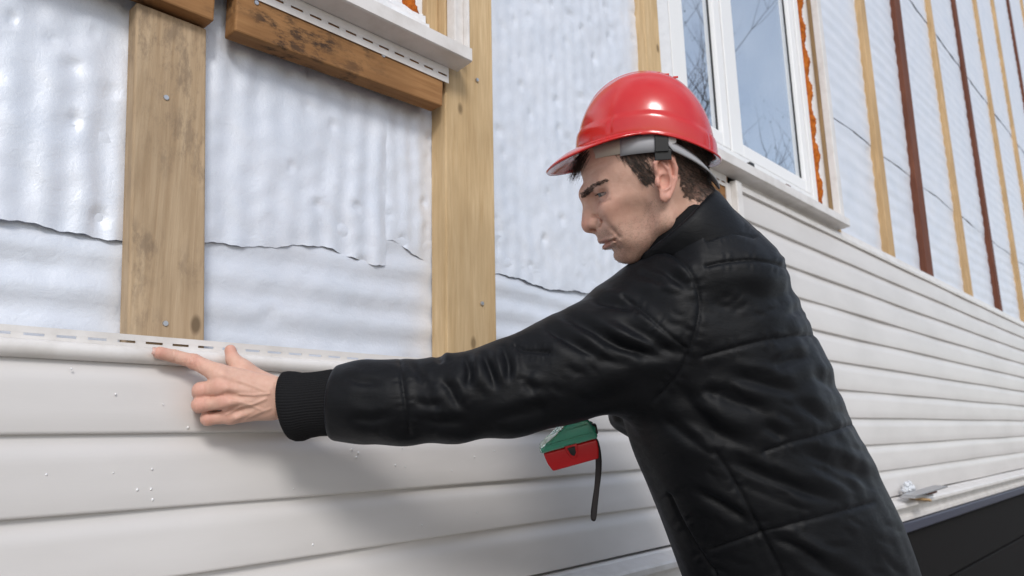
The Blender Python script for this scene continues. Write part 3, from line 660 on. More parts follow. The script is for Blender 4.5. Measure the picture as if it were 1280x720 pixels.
def D(x, y, off, yp=-0.0446): return px(x, y, wallZ(x, y, yp-off))     # a point standing `off` metres proud of the siding
WR_ = px(357, 499, 1.083)
def hand_sdf(P):
    tip = D(199, 441, 0.0125); dip = D(219, 445.5, 0.0145); pip = D(243, 452, 0.024); mcp = D(273, 467, 0.047)
    idx = smin(chain(P, [(tip, 0.0083), (dip, 0.0088), (pip, 0.0098)], 0.003), cone(P, pip, mcp, 0.0098, 0.0125), 0.004)
    idx = smin(idx, ball(P, pip+V3(0, 0, -0.001), 0.0103), 0.003)
    d = idx
    mc = [mcp]
    for (m, p, q, t, r) in (((277, 483, .053), (251, 488, .033), (249, 491, .012), (268, 494, .0095), .0104), ((281, 501, .052), (250, 506, .032), (249, 508, .012), (267, 509, .0095), .0102), ((289, 519, .044), (260, 523, .028), (259, 524, .0105), (275, 524, .009), .0092)):
        a, b, c, e = D(*m), D(*p), D(*q), D(*t); mc.append(a)
        fg = smin(cone(P, a, b, r*1.16, r*1.0), cone(P, b, c, r*1.02, r*0.88), 0.005); fg = smin(fg, cone(P, c, e, r*0.86, r*0.78), 0.003)
        d = smin(d, fg, 0.0028)
    cen = px(333, 497, 1.074)
    pal = None
    for i, (m, cy_, r0, r1) in enumerate(zip(mc, (484, 491, 500, 510), (.0135, .0135, .0130, .0122), (.0165, .0170, .0165, .0155))):
        c = cone(P, m, px(338, cy_, 1.076), r0, r1); pal = c if pal is None else smin(pal, c, 0.010)
    pal = smin(pal, cone(P, D(290, 480, .028), D(330, 500, .036), 0.016, 0.016), 0.015)
    th = smin(chain(P, [(D(288, 438, .0155), .0082), (D(291, 449, .021), .0092), (D(303, 462, .030), .0108), (D(335, 480, .045), .0150)], 0.004), cone(P, D(303, 462, .034), D(290, 478, .036), .009, .010), 0.02)
    pal = smin(pal, th, 0.009)
    wr = smin(cone(P, px(338, 490, 1.077), px(372, 492, 1.083), .0172, .0175), cone(P, px(338, 507, 1.077), px(372, 508, 1.083), .0165, .0175), 0.010)
    pal = smin(pal, wr, 0.012)
    d = smin(d, pal, 0.0055)
    for i, m in enumerate(mc):                                     # knuckles, tendons
        d = smin(d, ball(P, m+V3(0.001, 0, -0.0035), .0098 if i else .0094), 0.006)
        t0 = m+V3(0.012, 0.001, -0.0130); t1 = px(334, (488, 493, 500, 507)[i], 1.0605)
        d = smin(d, cone(P, t0+V3(0,0,.0012), t1+V3(0,0,.001), .0022, .0016), 0.010)
    for ln in (((300, 478), (318, 484), (332, 497)), ((305, 515), (318, 506), (330, 503)), ((292, 497), (310, 499), (322, 507))):   # veins
        d = smin(d, chain(P, [(px(x, y, 1.0545 if x < 315 else 1.0585), .0013) for x, y in ln], 0.002), 0.0035)
    for c, ax_, w_ in ((pip, mcp-pip, .0012), (pip+(dip-pip)*0.18, mcp-pip, .001), (pip-(dip-pip)*0.15, mcp-pip, .001), (dip, pip-dip, .0009), (dip+(pip-dip)*0.12, pip-dip, .0009)):   # joint creases
        n_ = ax_/np.linalg.norm(ax_); q = P-c
        d = d+0.0011*np.exp(-((q@n_)/w_)**2)*np.exp(-(np.einsum('ij,ij->i', q, q)/0.014**2))
    uv = np.stack([P[:, 0]/P[:, 2]*FPX+640, np.zeros(len(P)), P[:, 1]/P[:, 2]*FPX+360], 1).astype(np.float32); near = 1-ss(P[:, 2], 1.068, 1.080)
    for ln, am, sg in (([(299, 493), (318, 494), (336, 492)], .0013, 1.7), ([(283, 518), (300, 509), (318, 505), (332, 499)], .0013, 1.8), ([(290, 500), (312, 506), (328, 513)], .0010, 1.6), ([(298, 476), (316, 482), (332, 489)], .0010, 1.8), ([(307, 525), (322, 517), (338, 511)], .0010, 1.6),
                       ([(240, 445), (244, 459)], -.0010, 1.3), ([(246, 446), (250, 461)], -.0008, 1.3), ([(235, 444), (238, 457)], -.0006, 1.2), ([(216, 439), (218, 452)], -.0007, 1.2), ([(255, 482), (256, 494)], -.0007, 1.3), ([(255, 500), (256, 512)], -.0007, 1.3), ([(263, 518), (264, 529)], -.0006, 1.2), ([(344, 480), (348, 500), (346, 518)], -.0008, 1.6), ([(263, 497), (278, 494)], -.0016, 1.8), ([(262, 516), (281, 511)], -.0016, 1.8)):
        d = d-np.float32(am)*line2(uv, ln, sg)*near
    return d
# right hand, closed over the top of the tape measure behind the left sleeve
RW = px(752, 486, 1.245)
def rhand_sdf(P):
    d = cone(P, RW, px(726, 487, 1.222), .023, .026)
    d = smin(d, cone(P, px(726, 487, 1.222), px(708, 494, 1.205), .024, .022), .012)
    for i in range(4):
        z = 1.160+0.020*i
        a = px(706+2*i, 490, z+.012); b = px(684+3*i, 500, z); c = px(678+3*i, 520-2*i, z-.004)
        d = smin(d, chain(P, [(a, .0115), (b, .0095), (c, .008)], .003), .006)
    d = smin(d, chain(P, [(px(728, 492, 1.19), .014), (px(722, 507, 1.152), .0105), (px(712, 519, 1.136), .0085)], .003), .010)
    return d
SH_L, EL_L = px(835, 400, 1.12), px(600, 492, 1.062)
SH_R, EL_R = px(830, 405, 1.40), px(872, 545, 1.415)
def body_sdf(P):
    d = cone(P, px(858, 300, 1.16), px(930, 520, 1.25), .055, .10)
    d = smin(d, cone(P, px(828, 262, 1.115), px(856, 296, 1.15), .050, .055), .03)
    d = smin(d, chain(P, [(px(880, 350, 1.17), .05), (SH_L, .045), (EL_L, .034), (px(440, 501, 1.073), .027), (px(372, 500, 1.083), .0215)], .01), .03)
    d = smin(d, chain(P, [(px(880, 350, 1.24), .06), (SH_R, .045), (EL_R, .036), (px(790, 510, 1.30), .028), (RW, .0215)], .01), .03)
    q = hloc(P); m = (np.einsum('ij,ij->i', q, q) < 175.0**2)
    if m.any():
        hd = np.full(len(P), 0.05, np.float32); hd[m] = head_sdf(q[m].astype(np.float32))*0.001
        nk = cone(P, hpos(-34, 0, -22), hpos(-44, 0, -90), .049, .045)
        hd = np.where(m, smin(hd, nk, .018), .05); d = np.where(m, smin(d, hd, .02), d)
    for fn, c, rad in ((hand_sdf, px(280, 485, 1.06), .15), (rhand_sdf, px(715, 495, 1.19), .11)):
        m = ball(P, c, rad) < 0
        if m.any(): d[m] = smin(d[m], fn(P[m]), .008)
    return d.astype(np.float32)
HB = 0.0016
bv, bq, bn = isosurface(body_sdf, (-0.52, -0.34, 0.93), (0.44, 0.30, 1.50), HB)
Q = hloc(bv)
headm = np.einsum('ij,ij->i', Q, Q) < 170.0**2
f_, l_, u_ = Q[:, 0], Q[:, 1], Q[:, 2]; al = np.abs(l_)
col = np.tile(np.array([0.69, 0.43, 0.33]), (len(bv), 1))
def blend(c, w_, target): w_ = np.clip(w_, 0, 1)[:, None]; c[:] = c*(1-w_)+np.array(target)*w_
g3 = lambda c, s: np.exp(-(((f_-c[0])/s[0])**2+((al-c[1])/s[1])**2+((u_-c[2])/s[2])**2))*headm
nzz = nz2(bv[:, 0], bv[:, 1], 700, 1)*nz2(bv[:, 1], bv[:, 2], 900, 3)
blend(col, 0.55*g3((60, 45, -12), (26, 24, 16)), (0.56, 0.24, 0.17))
blend(col, 0.6*g3((102, 0, -16), (13, 18, 14)), (0.58, 0.21, 0.16))
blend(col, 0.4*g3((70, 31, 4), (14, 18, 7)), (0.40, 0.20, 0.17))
blend(col, 0.45*g3((72, 31, 18), (14, 20, 8)), (0.34, 0.17, 0.13))  # crease shading of the upper lids, painted into the skin colour
earm = np.zeros(len(bv)); Qa = Q[headm].copy(); Qa[:, 1] = np.abs(Qa[:, 1]); earm[headm] = 1-ss(ear_sdf(Qa.astype(np.float32)), 0.6, 3.5)
blend(col, 0.75*earm, (0.63, 0.29, 0.225))
stub = ss(-u_, 26, 44)*ss(f_, 2, 30)*headm; stub = np.maximum(stub, 0.8*ss(-u_, 5, 40)*ss(f_, -14, 2)*(1-ss(f_, 10, 40))*headm)
blend(col, stub*(0.22+0.14*(nzz > 0.05)), (0.15, 0.095, 0.07))
Aq = Q.copy(); Aq[:, 1] = al
lips = np.maximum(line2(Aq, [(93, -49.2), (84, -49.8), (75, -52)], 2.8), line2(Aq, [(90, -57.5), (82, -57), (75, -55)], 4.0))*headm*(al < 30)
blend(col, 0.85*lips, (0.50, 0.19, 0.165))
fj = f_+3.0*nz2(bv[:, 0], bv[:, 1], 520, 2)+RNG.normal(size=len(f_))*0.7; uj = u_+3.5*nz2(bv[:, 1], bv[:, 0], 470, 5)+RNG.normal(size=len(f_))*0.9
hl_f = np.interp(u_, [-60, -3, 0, 22, 42, 62, 80], [-60, -60, 13, 15, 23, 33, 44])
hairm = ((uj > -4) & (fj < hl_f+0.15*np.minimum(uj, 0)) & (fj > -5)) | ((uj > 33) & (fj < hl_f)) | ((fj < -37) & (uj > -58+0.6*(fj+75)*(fj > -75)))
hairm &= headm
hairm &= ~(earm > 0.2)
blend(col, hairm*0.88, (0.022, 0.016, 0.012))
# knuckles and fingertips redder
HP = [D(200, 441, .02), D(243, 452, .03), D(251, 488, .04), D(250, 506, .04), D(260, 523, .035), D(277, 483, .06), D(281, 501, .06), D(289, 519, .05), D(288, 438, .02)]
for c in HP: blend(col, 0.5*np.exp(-(np.linalg.norm(bv-c, axis=1)/0.012)**2), (0.60, 0.235, 0.185))
body = plink('body', bv, bq, MAT['skin']); set_tint(body.data, col)

# ---- eyes
for sgn in (1, -1):
    bm = bmesh.new(); bmesh.ops.create_uvsphere(bm, u_segments=40, v_segments=28, radius=0.0125)
    vs = np.array([v.co[:] for v in bm.verts]); gz = _n(np.array([0.93, 0.10*sgn, -0.28]))
    c = np.tile((0.36, 0.29, 0.27), (len(vs), 1)); ca = (vs/0.0125)@gz
    c[ca > 0.74] = (0.06, 0.065, 0.06); c[ca > 0.94] = (0.004, 0.004, 0.004)
    wv = to_world(np.array([hpos(59.8+p[0]*1000, sgn*31.5+p[1]*1000, 15+p[2]*1000) for p in vs]))-PO
    for v, p in zip(bm.verts, wv): v.co = p
    o = link('eye', bm_mesh('eye', bm), MAT['eye'], person, True); set_tint(o.data, c)

# ---- hair strands
def strands(name, roots, dirs, lens, r0, bend, mname='hair', seg=3, parent=person):
    n = len(roots); vs = []; k = 3
    up = np.cross(dirs, RNG.normal(size=(n, 3))); up /= np.linalg.norm(up, axis=1, keepdims=True)+1e-9
    sd = np.cross(dirs, up)
    ring = []
    for s in range(seg+1):
        t = s/seg; c = roots+dirs*(lens*t)[:, None]+bend*(t*t)*lens[:, None]
        rr = (r0*(1-0.75*t))[:, None]
        ring.append(np.stack([c+up*rr*math.cos(a)+sd*rr*math.sin(a) for a in (0, 2.094, 4.189)], 1))
    V_ = np.stack(ring, 1).reshape(n, -1, 3)               # n, (seg+1)*3, 3
    base = (np.arange(n)*(seg+1)*3)[:, None, None]
    f = np.array([[s*3+i, s*3+(i+1) % 3, (s+1)*3+(i+1) % 3, (s+1)*3+i] for s in range(seg) for i in range(3)])
    return plink(name, V_.reshape(-1, 3), (base+f[None]).reshape(-1, 4), MAT[mname], parent)
hi_ = np.where(hairm & (u_ < 92))[0]; hi_ = hi_[bv[hi_, 2] < 1.14]
pick = RNG.choice(hi_, 13000); rt = bv[pick]+RNG.normal(size=(13000, 3))*0.0006; nn = bn[pick]; qf = f_[pick]; qu = u_[pick]
flow = np.stack([np.where(qf > -10, -0.35, -0.55), np.zeros(len(pick)), np.where(qf > -10, -0.85, -0.75)], 1)@HM
clump = np.stack([nz2(rt[:, 0], rt[:, 1], 420, 2), nz2(rt[:, 1], rt[:, 2], 380, 4), nz2(rt[:, 2], rt[:, 0], 400, 6)], 1)
dr = flow+nn*0.24+clump*0.12+RNG.normal(size=(len(pick), 3))*0.12; dr -= nn*np.minimum(0, (dr*nn).sum(1))[:, None]; dr /= np.linalg.norm(dr, axis=1, keepdims=True)
ln = RNG.uniform(0.005, 0.011, len(pick))*np.where(qu < 6, 0.55, 1.0)*np.where(qf < -36, 0.75, 1.0)
ln *= np.where((qf > 2)&(qu > 30), 1.3, 1.0)
strands('hair', rt, dr, ln, np.full(len(pick), 0.00024), -nn*0.10+flow*0.3)
# forelock under the peak
n = 420; ll = RNG.uniform(-34, 40, n); rr_ = np.array([hpos(66+RNG.uniform(-4, 5)-0.012*l*l*0.6, l, 76+RNG.uniform(-4, 6)) for l in ll])
dv = np.stack([np.full(n, 0.86)+RNG.normal(size=n)*0.10, RNG.normal(size=n)*0.22, -0.20+RNG.normal(size=n)*0.16], 1)@HM
strands('hair', rr_, dv/np.linalg.norm(dv, axis=1, keepdims=True), RNG.uniform(0.016, 0.036, n), np.full(n, 0.00038), (np.array([0.05, 0, -0.45])@HM)[None]*np.ones((n, 1)))
# eyebrows
bi_ = np.where(headm & (f_ > 42) & (al > 8) & (al < 60) & (np.abs(u_-(23.0+5.5*np.sin((al-8)/48*1.9))) < 4.4-0.040*al))[0]
pick = RNG.choice(bi_, 1400); sl_ = np.sign(l_[pick])
dv = np.stack([np.full(1400, -0.55), 0.75*sl_, 0.18-0.012*(al[pick]-14)], 1)@HM+bn[pick]*0.22+RNG.normal(size=(1400, 3))*0.16
strands('eyebrow', bv[pick], dv/np.linalg.norm(dv, axis=1, keepdims=True), RNG.uniform(0.003, 0.0075, 1400), np.full(1400, 0.00020), -bn[pick]*0.1)
# lashes
n = 420; tt = RNG.uniform(0, 1, n); sg = np.where(np.arange(n) % 2 == 0, 1, -1)
rt = np.array([hpos(72.0-9.5*t*t-1.2*abs(t-.3), s*(24+19*t), 16.6-1.2*t) for t, s in zip(tt, sg)])
dv = np.stack([np.full(n, 0.85), 0.25*sg, np.full(n, -0.55)], 1)@HM+RNG.normal(size=(n, 3))*0.1
eyl = strands('eyelash', rt, dv/np.linalg.norm(dv, axis=1, keepdims=True), RNG.uniform(0.003, 0.0055, n), np.full(n, 0.00026), (np.array([0, 0, 0.4])@HM)[None]*np.ones((n, 1)))
tag(eyl, kind='stuff')
# stubble
si = np.where((stub > 0.35) & (bv[:, 2] < 1.13))[0]; pick = RNG.choice(si, 3500)
dv = bn[pick]*0.6+(np.array([0.1, 0, -0.8])@HM)+RNG.normal(size=(3500, 3))*0.2
strands('stubble', bv[pick], dv/np.linalg.norm(dv, axis=1, keepdims=True), RNG.uniform(0.0008, 0.0018, 3500), np.full(3500, 0.00013), bn[pick]*0, seg=1); tag(person.children[-1], kind='stuff')

# ---- fingernails
def nail_patch(c, along, face, wdt, lng):
    along = _n(along); face = _n(face-along*(face@along)); side = np.cross(along, face); v = []; q = []
    for i in range(9):
        for j in range(7):
            s = (i/8-0.5)*2; t = (j/6-0.5)*2; s2 = s*math.sqrt(max(0.0, 1-0.35*max(0, t)**3))
            v.append(c+along*(t*lng/2)+side*(s2*wdt/2)+face*(-0.0030*s*s-0.0008*t*t))
    for i in range(8):
        for j in range(6): q.append((i*7+j, (i+1)*7+j, (i+1)*7+j+1, i*7+j+1))
    o = plink('fingernail', np.array(v), np.array(q), MAT['nail']); m_ = o.modifiers.new('solid', 'SOLIDIFY'); m_.thickness = 0.0008; m_.offset = 0
tip, dip = D(199, 441, 0.0125), D(219, 445.5, 0.0145)
fc = _n(np.array([-0.20, -0.52, -0.85])); nail_patch(tip+(dip-tip)*0.12+fc*0.0080, tip-dip, fc, 0.0115, 0.0125)
tt_ = D(288, 438, .0155); ti = D(291, 449, .021); fc = _n(np.array([0.85, -0.10, -0.5])); nail_patch(tt_+(ti-tt_)*0.05+fc*0.0078, tt_-ti, fc, 0.0125, 0.013)

# ------------------------------------------------------------------ jacket
TORSO = np.array([  # y px, left px, right px, depth of axis, depth radius
    (236, 848, 896, 1.150, 0.060), (262, 834, 922, 1.160, 0.095), (300, 812, 956, 1.185, 0.150), (340, 792, 984, 1.205, 0.195), (410, 776, 1026, 1.225, 0.225), (490, 768, 1060, 1.235, 0.232),
    (560, 786, 1088, 1.24, 0.232), (640, 822, 1132, 1.25, 0.235), (720, 850, 1158, 1.26, 0.24), (800, 858, 1166, 1.27, 0.245), (870, 862, 1178, 1.27, 0.245)])
ty = (TORSO[:, 0]-360)/FPX*TORSO[:, 3]; tl = (TORSO[:, 1]-640)/FPX*TORSO[:, 3]; tr = (TORSO[:, 2]-640)/FPX*TORSO[:, 3]
yy = np.linspace(ty[0], ty[-1], 200)
def smooth_tab(v):
    a = np.interp(yy, ty, v); k = np.hanning(25); k /= k.sum(); return np.convolve(np.pad(a, 12, mode='edge'), k, 'valid')
t_c, t_h, t_z, t_r = smooth_tab((tl+tr)/2), smooth_tab((tr-tl)/2), smooth_tab(TORSO[:, 3]), smooth_tab(TORSO[:, 4])
SHEAR = 0.28
def torso_sdf(P, grow=0.0):
    y = P[:, 1]; c = np.interp(y, yy, t_c); hw = np.interp(y, yy, t_h); zc = np.interp(y, yy, t_z); rz = np.interp(y, yy, t_r)
    dz = P[:, 2]-zc; s = P[:, 0]-c-SHEAR*dz
    h0 = np.sqrt(np.maximum(hw*hw-(SHEAR*rz)**2, 0.0009)); k = (np.abs(s/h0)**2.2+np.abs(dz/rz)**2.2)**(1/2.2)
    d = (k-1)*np.minimum(h0, rz)*0.85
    return smax(d-grow, smax(P[:, 1]-ty[-2]-0.03, ty[0]-P[:, 1], 0.01), 0.02)
SL = [(px(418, 503, 1.076), 46), (px(455, 502, 1.070), 48.5), (px(505, 501, 1.066), 49.5), (px(570, 497, 1.063), 52), (px(630, 487, 1.064), 57), (px(700, 464, 1.073), 64), (px(760, 441, 1.085), 70), (px(812, 418, 1.110), 84), (px(850, 392, 1.150), 78)]
SL = [(c, r/FPX*c[2]) for c, r in SL]
SRr = [(px(850, 400, 1.37), .085), (px(868, 470, 1.41), .075), (EL_R, .066), (px(800, 505, 1.315), .052), (px(768, 492, 1.262), .044)]
def lumps(P):
    x, y, z = P[:, 0], P[:, 1], P[:, 2]
    a = np.sin(23*x+9*y+4*np.sin(11*y))*np.sin(19*y-13*z+2*np.sin(14*x))
    b = np.sin(61*x-37*y+3*np.sin(23*z))*np.sin(47*z+31*y)
    return 0.0022*a+0.0009*b
def jacket_sdf(P):
    sl_ = chain(P, SL, .02)
    sl_ = smax(sl_, (px(416, 503, 1.08)[0]-P[:, 0]), .009)
    to = torso_sdf(P)
    to = smin(to, ell(P, px(892, 338, 1.19), (.085, .06, .16)), .05)
    d = smin(to, sl_, .045)
    sr = chain(P, SRr, .02); sr = smax(sr, px(766, 492, 1.262)[0]-P[:, 0], .012)
    d = smin(d, sr, .03)
    d = d-lumps(P)
    # neck opening
    nk = cone(P, px(800, 225, 1.125), px(846, 278, 1.13), .062, .052)
    d = smax(d, -nk, .012)
    return d.astype(np.float32)
HJ = 0.0025
jv, jq, jn = isosurface(jacket_sdf, (-0.29, -0.19, 0.93), (0.76, 0.66, 1.56), HJ)

# seams and folds: centre lines drawn over the jacket, pressed into the cloth where they lie
SEAM = [[(500, 446), (502, 470), (506, 500), (512, 550)], [(826, 307), (850, 323), (865, 341), (873, 360), (877, 381), (874, 402), (865, 433), (853, 463), (832, 488), (812, 508)],
        [(775, 367), (801, 387), (832, 415), (862, 439)], [(878, 333), (905, 327), (936, 324), (966, 327), (992, 338)], [(872, 449), (911, 437), (948, 427), (985, 421), (1015, 418), (1040, 418)],
        [(950, 567), (993, 552), (1033, 542), (1078, 526)], [(880, 690), (920, 677), (950, 667), (993, 655), (1040, 643), (1098, 626)], [(890, 556), (900, 573), (920, 603), (940, 643), (957, 677), (977, 713), (992, 760)],
        [(833, 613), (850, 650), (867, 680), (897, 722), (915, 760)], [(880, 300), (915, 288), (948, 296)], [(640, 430), (655, 438), (690, 440)]]
FOLD = [([(818, 515), (850, 540), (885, 564)], 7, 9), ([(838, 511), (890, 540), (942, 561)], 8, 10), ([(885, 566), (940, 590), (990, 610), (1062, 631)], 8, 8), ([(880, 485), (927, 505), (967, 518)], 6, 9),
        ([(950, 529), (987, 551)], 5, 7), ([(990, 559), (1033, 577), (1073, 593), (1102, 615)], 8, 8), ([(990, 498), (1018, 517), (1042, 533)], 5, 7), ([(957, 670), (993, 683), (1042, 711)], 6, 6), ([(858, 608), (900, 630), (947, 660)], 6, 6),
        ([(903, 469), (935, 475), (972, 485), (1005, 495)], 6, 8), ([(962, 461), (991, 450), (1018, 445)], 6, 7), ([(1013, 464), (1038, 480), (1057, 494)], 6, 8), ([(979, 396), (1010, 384), (1028, 380)], 4, 7), ([(875, 484), (900, 498)], 5, 7),
        ([(796, 328), (829, 338), (850, 352), (867, 366)], 8, 7), ([(790, 340), (816, 348), (834, 359)], 6, 6), ([(768, 400), (801, 418), (832, 436), (860, 449)], 8, 8), ([(735, 422), (771, 433), (816, 445), (850, 449)], 7, 8), ([(738, 451), (771, 451), (798, 458)], 5, 8),
        ([(580, 440), (587, 464), (584, 488)], 7, 5.5), ([(602, 436), (614, 467), (622, 492)], 7, 5.5), ([(627, 426), (636, 456), (634, 482)], 6, 5), ([(548, 468), (565, 490), (577, 518)], 6, 6), ([(653, 477), (672, 492)], 4, 6), ([(670, 402), (711, 426), (758, 453)], 7, 7),
        ([(690, 394), (737, 411), (775, 434), (831, 450)], 7, 7), ([(732, 374), (775, 382), (800, 388)], 6, 6), ([(514, 449), (524, 468), (528, 484)], 4, 5), ([(545, 438), (552, 456)], 5, 5), ([(700, 520), (760, 500), (815, 478)], 5, 12), ([(840, 478), (880, 520), (905, 545)], 5, 9),
        ([(900, 595), (960, 618), (1010, 640)], 4, 8), ([(1000, 575), (1050, 600), (1085, 625)], 4, 7), ([(1050, 500), (1068, 530), (1085, 565)], 5, 7), ([(985, 690), (1050, 720), (1090, 745)], 6, 9), ([(905, 350), (950, 372), (1000, 372)], 3, 11), ([(850, 262), (880, 262), (915, 276)], 4, 6), ([(860, 285), (890, 277), (925, 288)], 4, 6)]
FOLD += [([(424, 470), (450, 478), (482, 480)], 3, 5), ([(430, 522), (465, 526), (497, 520)], 3, 6), ([(520, 520), (550, 530), (592, 526)], 4, 7), ([(600, 530), (660, 516), (705, 502)], 4, 8), ([(515, 500), (535, 508), (560, 506)], 3, 5)]
for k in range(130):                        # many small creases following the drag of the cloth
    if k < 60: c0 = (RNG.uniform(860, 1110), RNG.uniform(440, 715)); an = RNG.normal(0.42, 0.22); L_ = RNG.uniform(18, 46)
    elif k < 85: c0 = (RNG.uniform(870, 1000), RNG.uniform(300, 440)); an = RNG.normal(-0.1, 0.3); L_ = RNG.uniform(14, 34)
    elif k < 115: c0 = (RNG.uniform(640, 860), 0); c0 = (c0[0], 470-(c0[0]-640)*0.33+RNG.uniform(-50, 45)); an = RNG.normal(0.42, 0.25); L_ = RNG.uniform(16, 40)
    else: c0 = (RNG.uniform(430, 640), RNG.uniform(462, 535)); an = RNG.normal(1.2, 0.35); L_ = RNG.uniform(12, 26)
    dx, dy = math.cos(an)*L_, math.sin(an)*L_; FOLD.append(([c0, (c0[0]+dx*0.5-dy*0.08, c0[1]+dy*0.5+dx*0.08), (c0[0]+dx, c0[1]+dy)], RNG.uniform(0.5, 1.3), RNG.uniform(3.0, 5.0)))
pxy = np.stack([jv[:, 0]/jv[:, 2]*FPX+640, jv[:, 1]/jv[:, 2]*FPX+360], 1)
view = jv/np.linalg.norm(jv, axis=1, keepdims=True); facing = ss(-(jn*view).sum(1), -0.25, 0.10)*(jv[:, 2] < 1.32)
def poly_dist(p, pts):
    pts = np.array(pts, float); best = np.full(len(p), 1e9); sgn = np.zeros(len(p)); par = np.zeros(len(p)); L = np.linalg.norm(np.diff(pts, axis=0), axis=1); cum = np.concatenate([[0], np.cumsum(L)])
    for i in range(len(pts)-1):
        ab = pts[i+1]-pts[i]; t = np.clip(((p-pts[i])@ab)/(ab@ab), 0, 1); q = p-pts[i]-t[:, None]*ab; dd = np.hypot(q[:, 0], q[:, 1])
        m = dd < best; best = np.where(m, dd, best); sgn = np.where(m, np.sign(ab[0]*q[:, 1]-ab[1]*q[:, 0]), sgn); par = np.where(m, (cum[i]+t*L[i])/cum[-1], par)
    return best, sgn, par
def smooth_line(pts, n=24):
    pts = np.array(pts, float); t = np.linspace(0, 1, len(pts)); T = np.linspace(0, 1, n); a = np.stack([np.interp(T, t, pts[:, i]) for i in (0, 1)], 1)
    for _ in range(3): a[1:-1] = (a[:-2]+2*a[1:-1]+a[2:])/4
    return a
disp = np.zeros(len(jv))
for s in SEAM:
    a = smooth_line(s); m = (pxy[:, 0] > a[:, 0].min()-30) & (pxy[:, 0] < a[:, 0].max()+30) & (pxy[:, 1] > a[:, 1].min()-30) & (pxy[:, 1] < a[:, 1].max()+30)
    b_, sg, pr = poly_dist(pxy[m], a); tp = ss(pr, 0, 0.06)*ss(1-pr, 0, 0.06)
    puck = 1+0.8*np.sin(pr*len(s)*9+sg+2*np.sin(pr*23))
    disp[m] += (-0.0028*np.exp(-(b_/2.0)**2)+0.0007*puck*np.exp(-((b_-7)/5)**2)-0.0022*np.exp(-(b_/14)**2))*tp
for s, amp, wd in FOLD:
    a = smooth_line(s); m = (pxy[:, 0] > a[:, 0].min()-60) & (pxy[:, 0] < a[:, 0].max()+60) & (pxy[:, 1] > a[:, 1].min()-60) & (pxy[:, 1] < a[:, 1].max()+60)
    b_, sg, pr = poly_dist(pxy[m], a); tp = ss(pr, 0, 0.35)*ss(1-pr, 0, 0.35)
    sb = b_*sg; w1 = wd*np.where(sb > 0, 0.75, 1.25)
    disp[m] += amp*0.00092*(-0.95*np.exp(-(sb/w1)**2)+0.62*np.exp(-((sb+2.0*wd)/(1.25*wd))**2)+0.35*np.exp(-((sb-2.2*wd)/(1.3*wd))**2))*tp
jv2 = jv+jn*(disp*facing)[:, None]
jacket = plink('jacket', jv2, jq, MAT['nylon']); jacket['label'] = 'black quilted nylon jacket with stand collar and ribbed cuffs'

def ring_tube(name, stations, m, parent, nseg=96, rib=0.0, ribn=0, thick=0.0):
    """stations: (centre, axis1, axis2, r1, r2)"""
    v = []; q = []
    for (c, a, b, r1, r2) in stations:
        for i in range(nseg):
            t = 2*math.pi*i/nseg; k = 1+rib*math.cos(ribn*t)
            v.append(c+a*(r1*k*math.cos(t))+b*(r2*k*math.sin(t)))
    for s in range(len(stations)-1):
        for i in range(nseg): j = (i+1) % nseg; q.append((s*nseg+i, s*nseg+j, (s+1)*nseg+j, (s+1)*nseg+i))
    o = plink(name, np.array(v), np.array(q), m, parent)
    if thick: md = o.modifiers.new('solid', 'SOLIDIFY'); md.thickness = thick; md.offset = -1
    return o
jacket.location = (0, 0, 0)
# ribbed cuff of the left sleeve
axd = _n(px(425, 503, 1.076)-px(358, 507, 1.082)); a1 = _n(np.cross(axd, np.array([0, 0, 1.0]))); a2 = np.cross(axd, a1); a1 = a1 if a1[1] > 0 else -a1
cst = []
for t, yc, rr in ((0.0, 507, 33), (0.0, 507, 38.5), (0.03, 507, 42), (0.12, 507.5, 43.5), (0.25, 507.5, 43), (0.4, 506.5, 40.5), (0.6, 505, 39.5), (0.8, 504, 40), (1.0, 503, 41), (1.15, 503, 41)):
    c = px(359+t*60, yc, 1.082-0.006*t); sk = 1.0
    cst.append((c, a1+axd*0.10, a2, rr/FPX*1.08, rr/FPX*1.08*0.92))
ring_tube('cuff', cst, MAT['knit'], jacket, 300, 0.011, 75)
ax2 = _n(px(800, 505, 1.315)-px(752, 486, 1.245)); b1 = _n(np.cross(ax2, np.array([0, 0, 1.0]))); b2 = np.cross(ax2, b1)
ring_tube('cuff', [(px(750, 485.5, 1.242)+ax2*t, b1, b2, r, r) for t, r in ((0, .026), (0, .031), (.004, .035), (.02, .036), (.045, .034), (.06, .036))], MAT['knit'], jacket, 160, 0.011, 60)
# stand collar: two layers round the neck
cf, cb = px(788, 324, 1.125), px(884, 237, 1.125)
ca = _n(cb-cf); cn = _n(np.array([0.665, 0.745, 0.0])); cl = np.array([0, 0, -1.0]); cc = (cf+cb)/2; rh = np.linalg.norm(cb-cf)/2
def collar(k, g, name):
    st = []
    for t, gr in ((0.050, 0.86), (0.026, 0.90), (0.006, 0.93), (-0.002, 0.955), (-0.006, 0.985), (-0.003, 1.02), (0.004, 1.045), (0.02, 1.055), (0.04, 1.06), (0.06, 1.05)):
        st.append((cc+cn*(t+k)+-ca*0.04*max(t, 0), ca, cl, rh*gr+g, 0.088*gr+g))
    o = ring_tube(name, st, MAT['knit'] if g < 0 else MAT['nylon'], jacket, 140)
    co = np.empty(len(o.data.vertices)*3); o.data.vertices.foreach_get('co', co); co = co.reshape(-1, 3)
    w_ = 0.0022*nz2(co[:, 0], co[:, 2], 70, 3)+0.0012*nz2(co[:, 1], co[:, 2], 160, 5); co[:, 2] += w_; co[:, 0] += w_*0.6; o.data.vertices.foreach_set('co', co.ravel()); o.data.update()
    return o
collar(0.0, -0.0065, 'collar_lining'); collar(0.008, 0.004, 'collar')

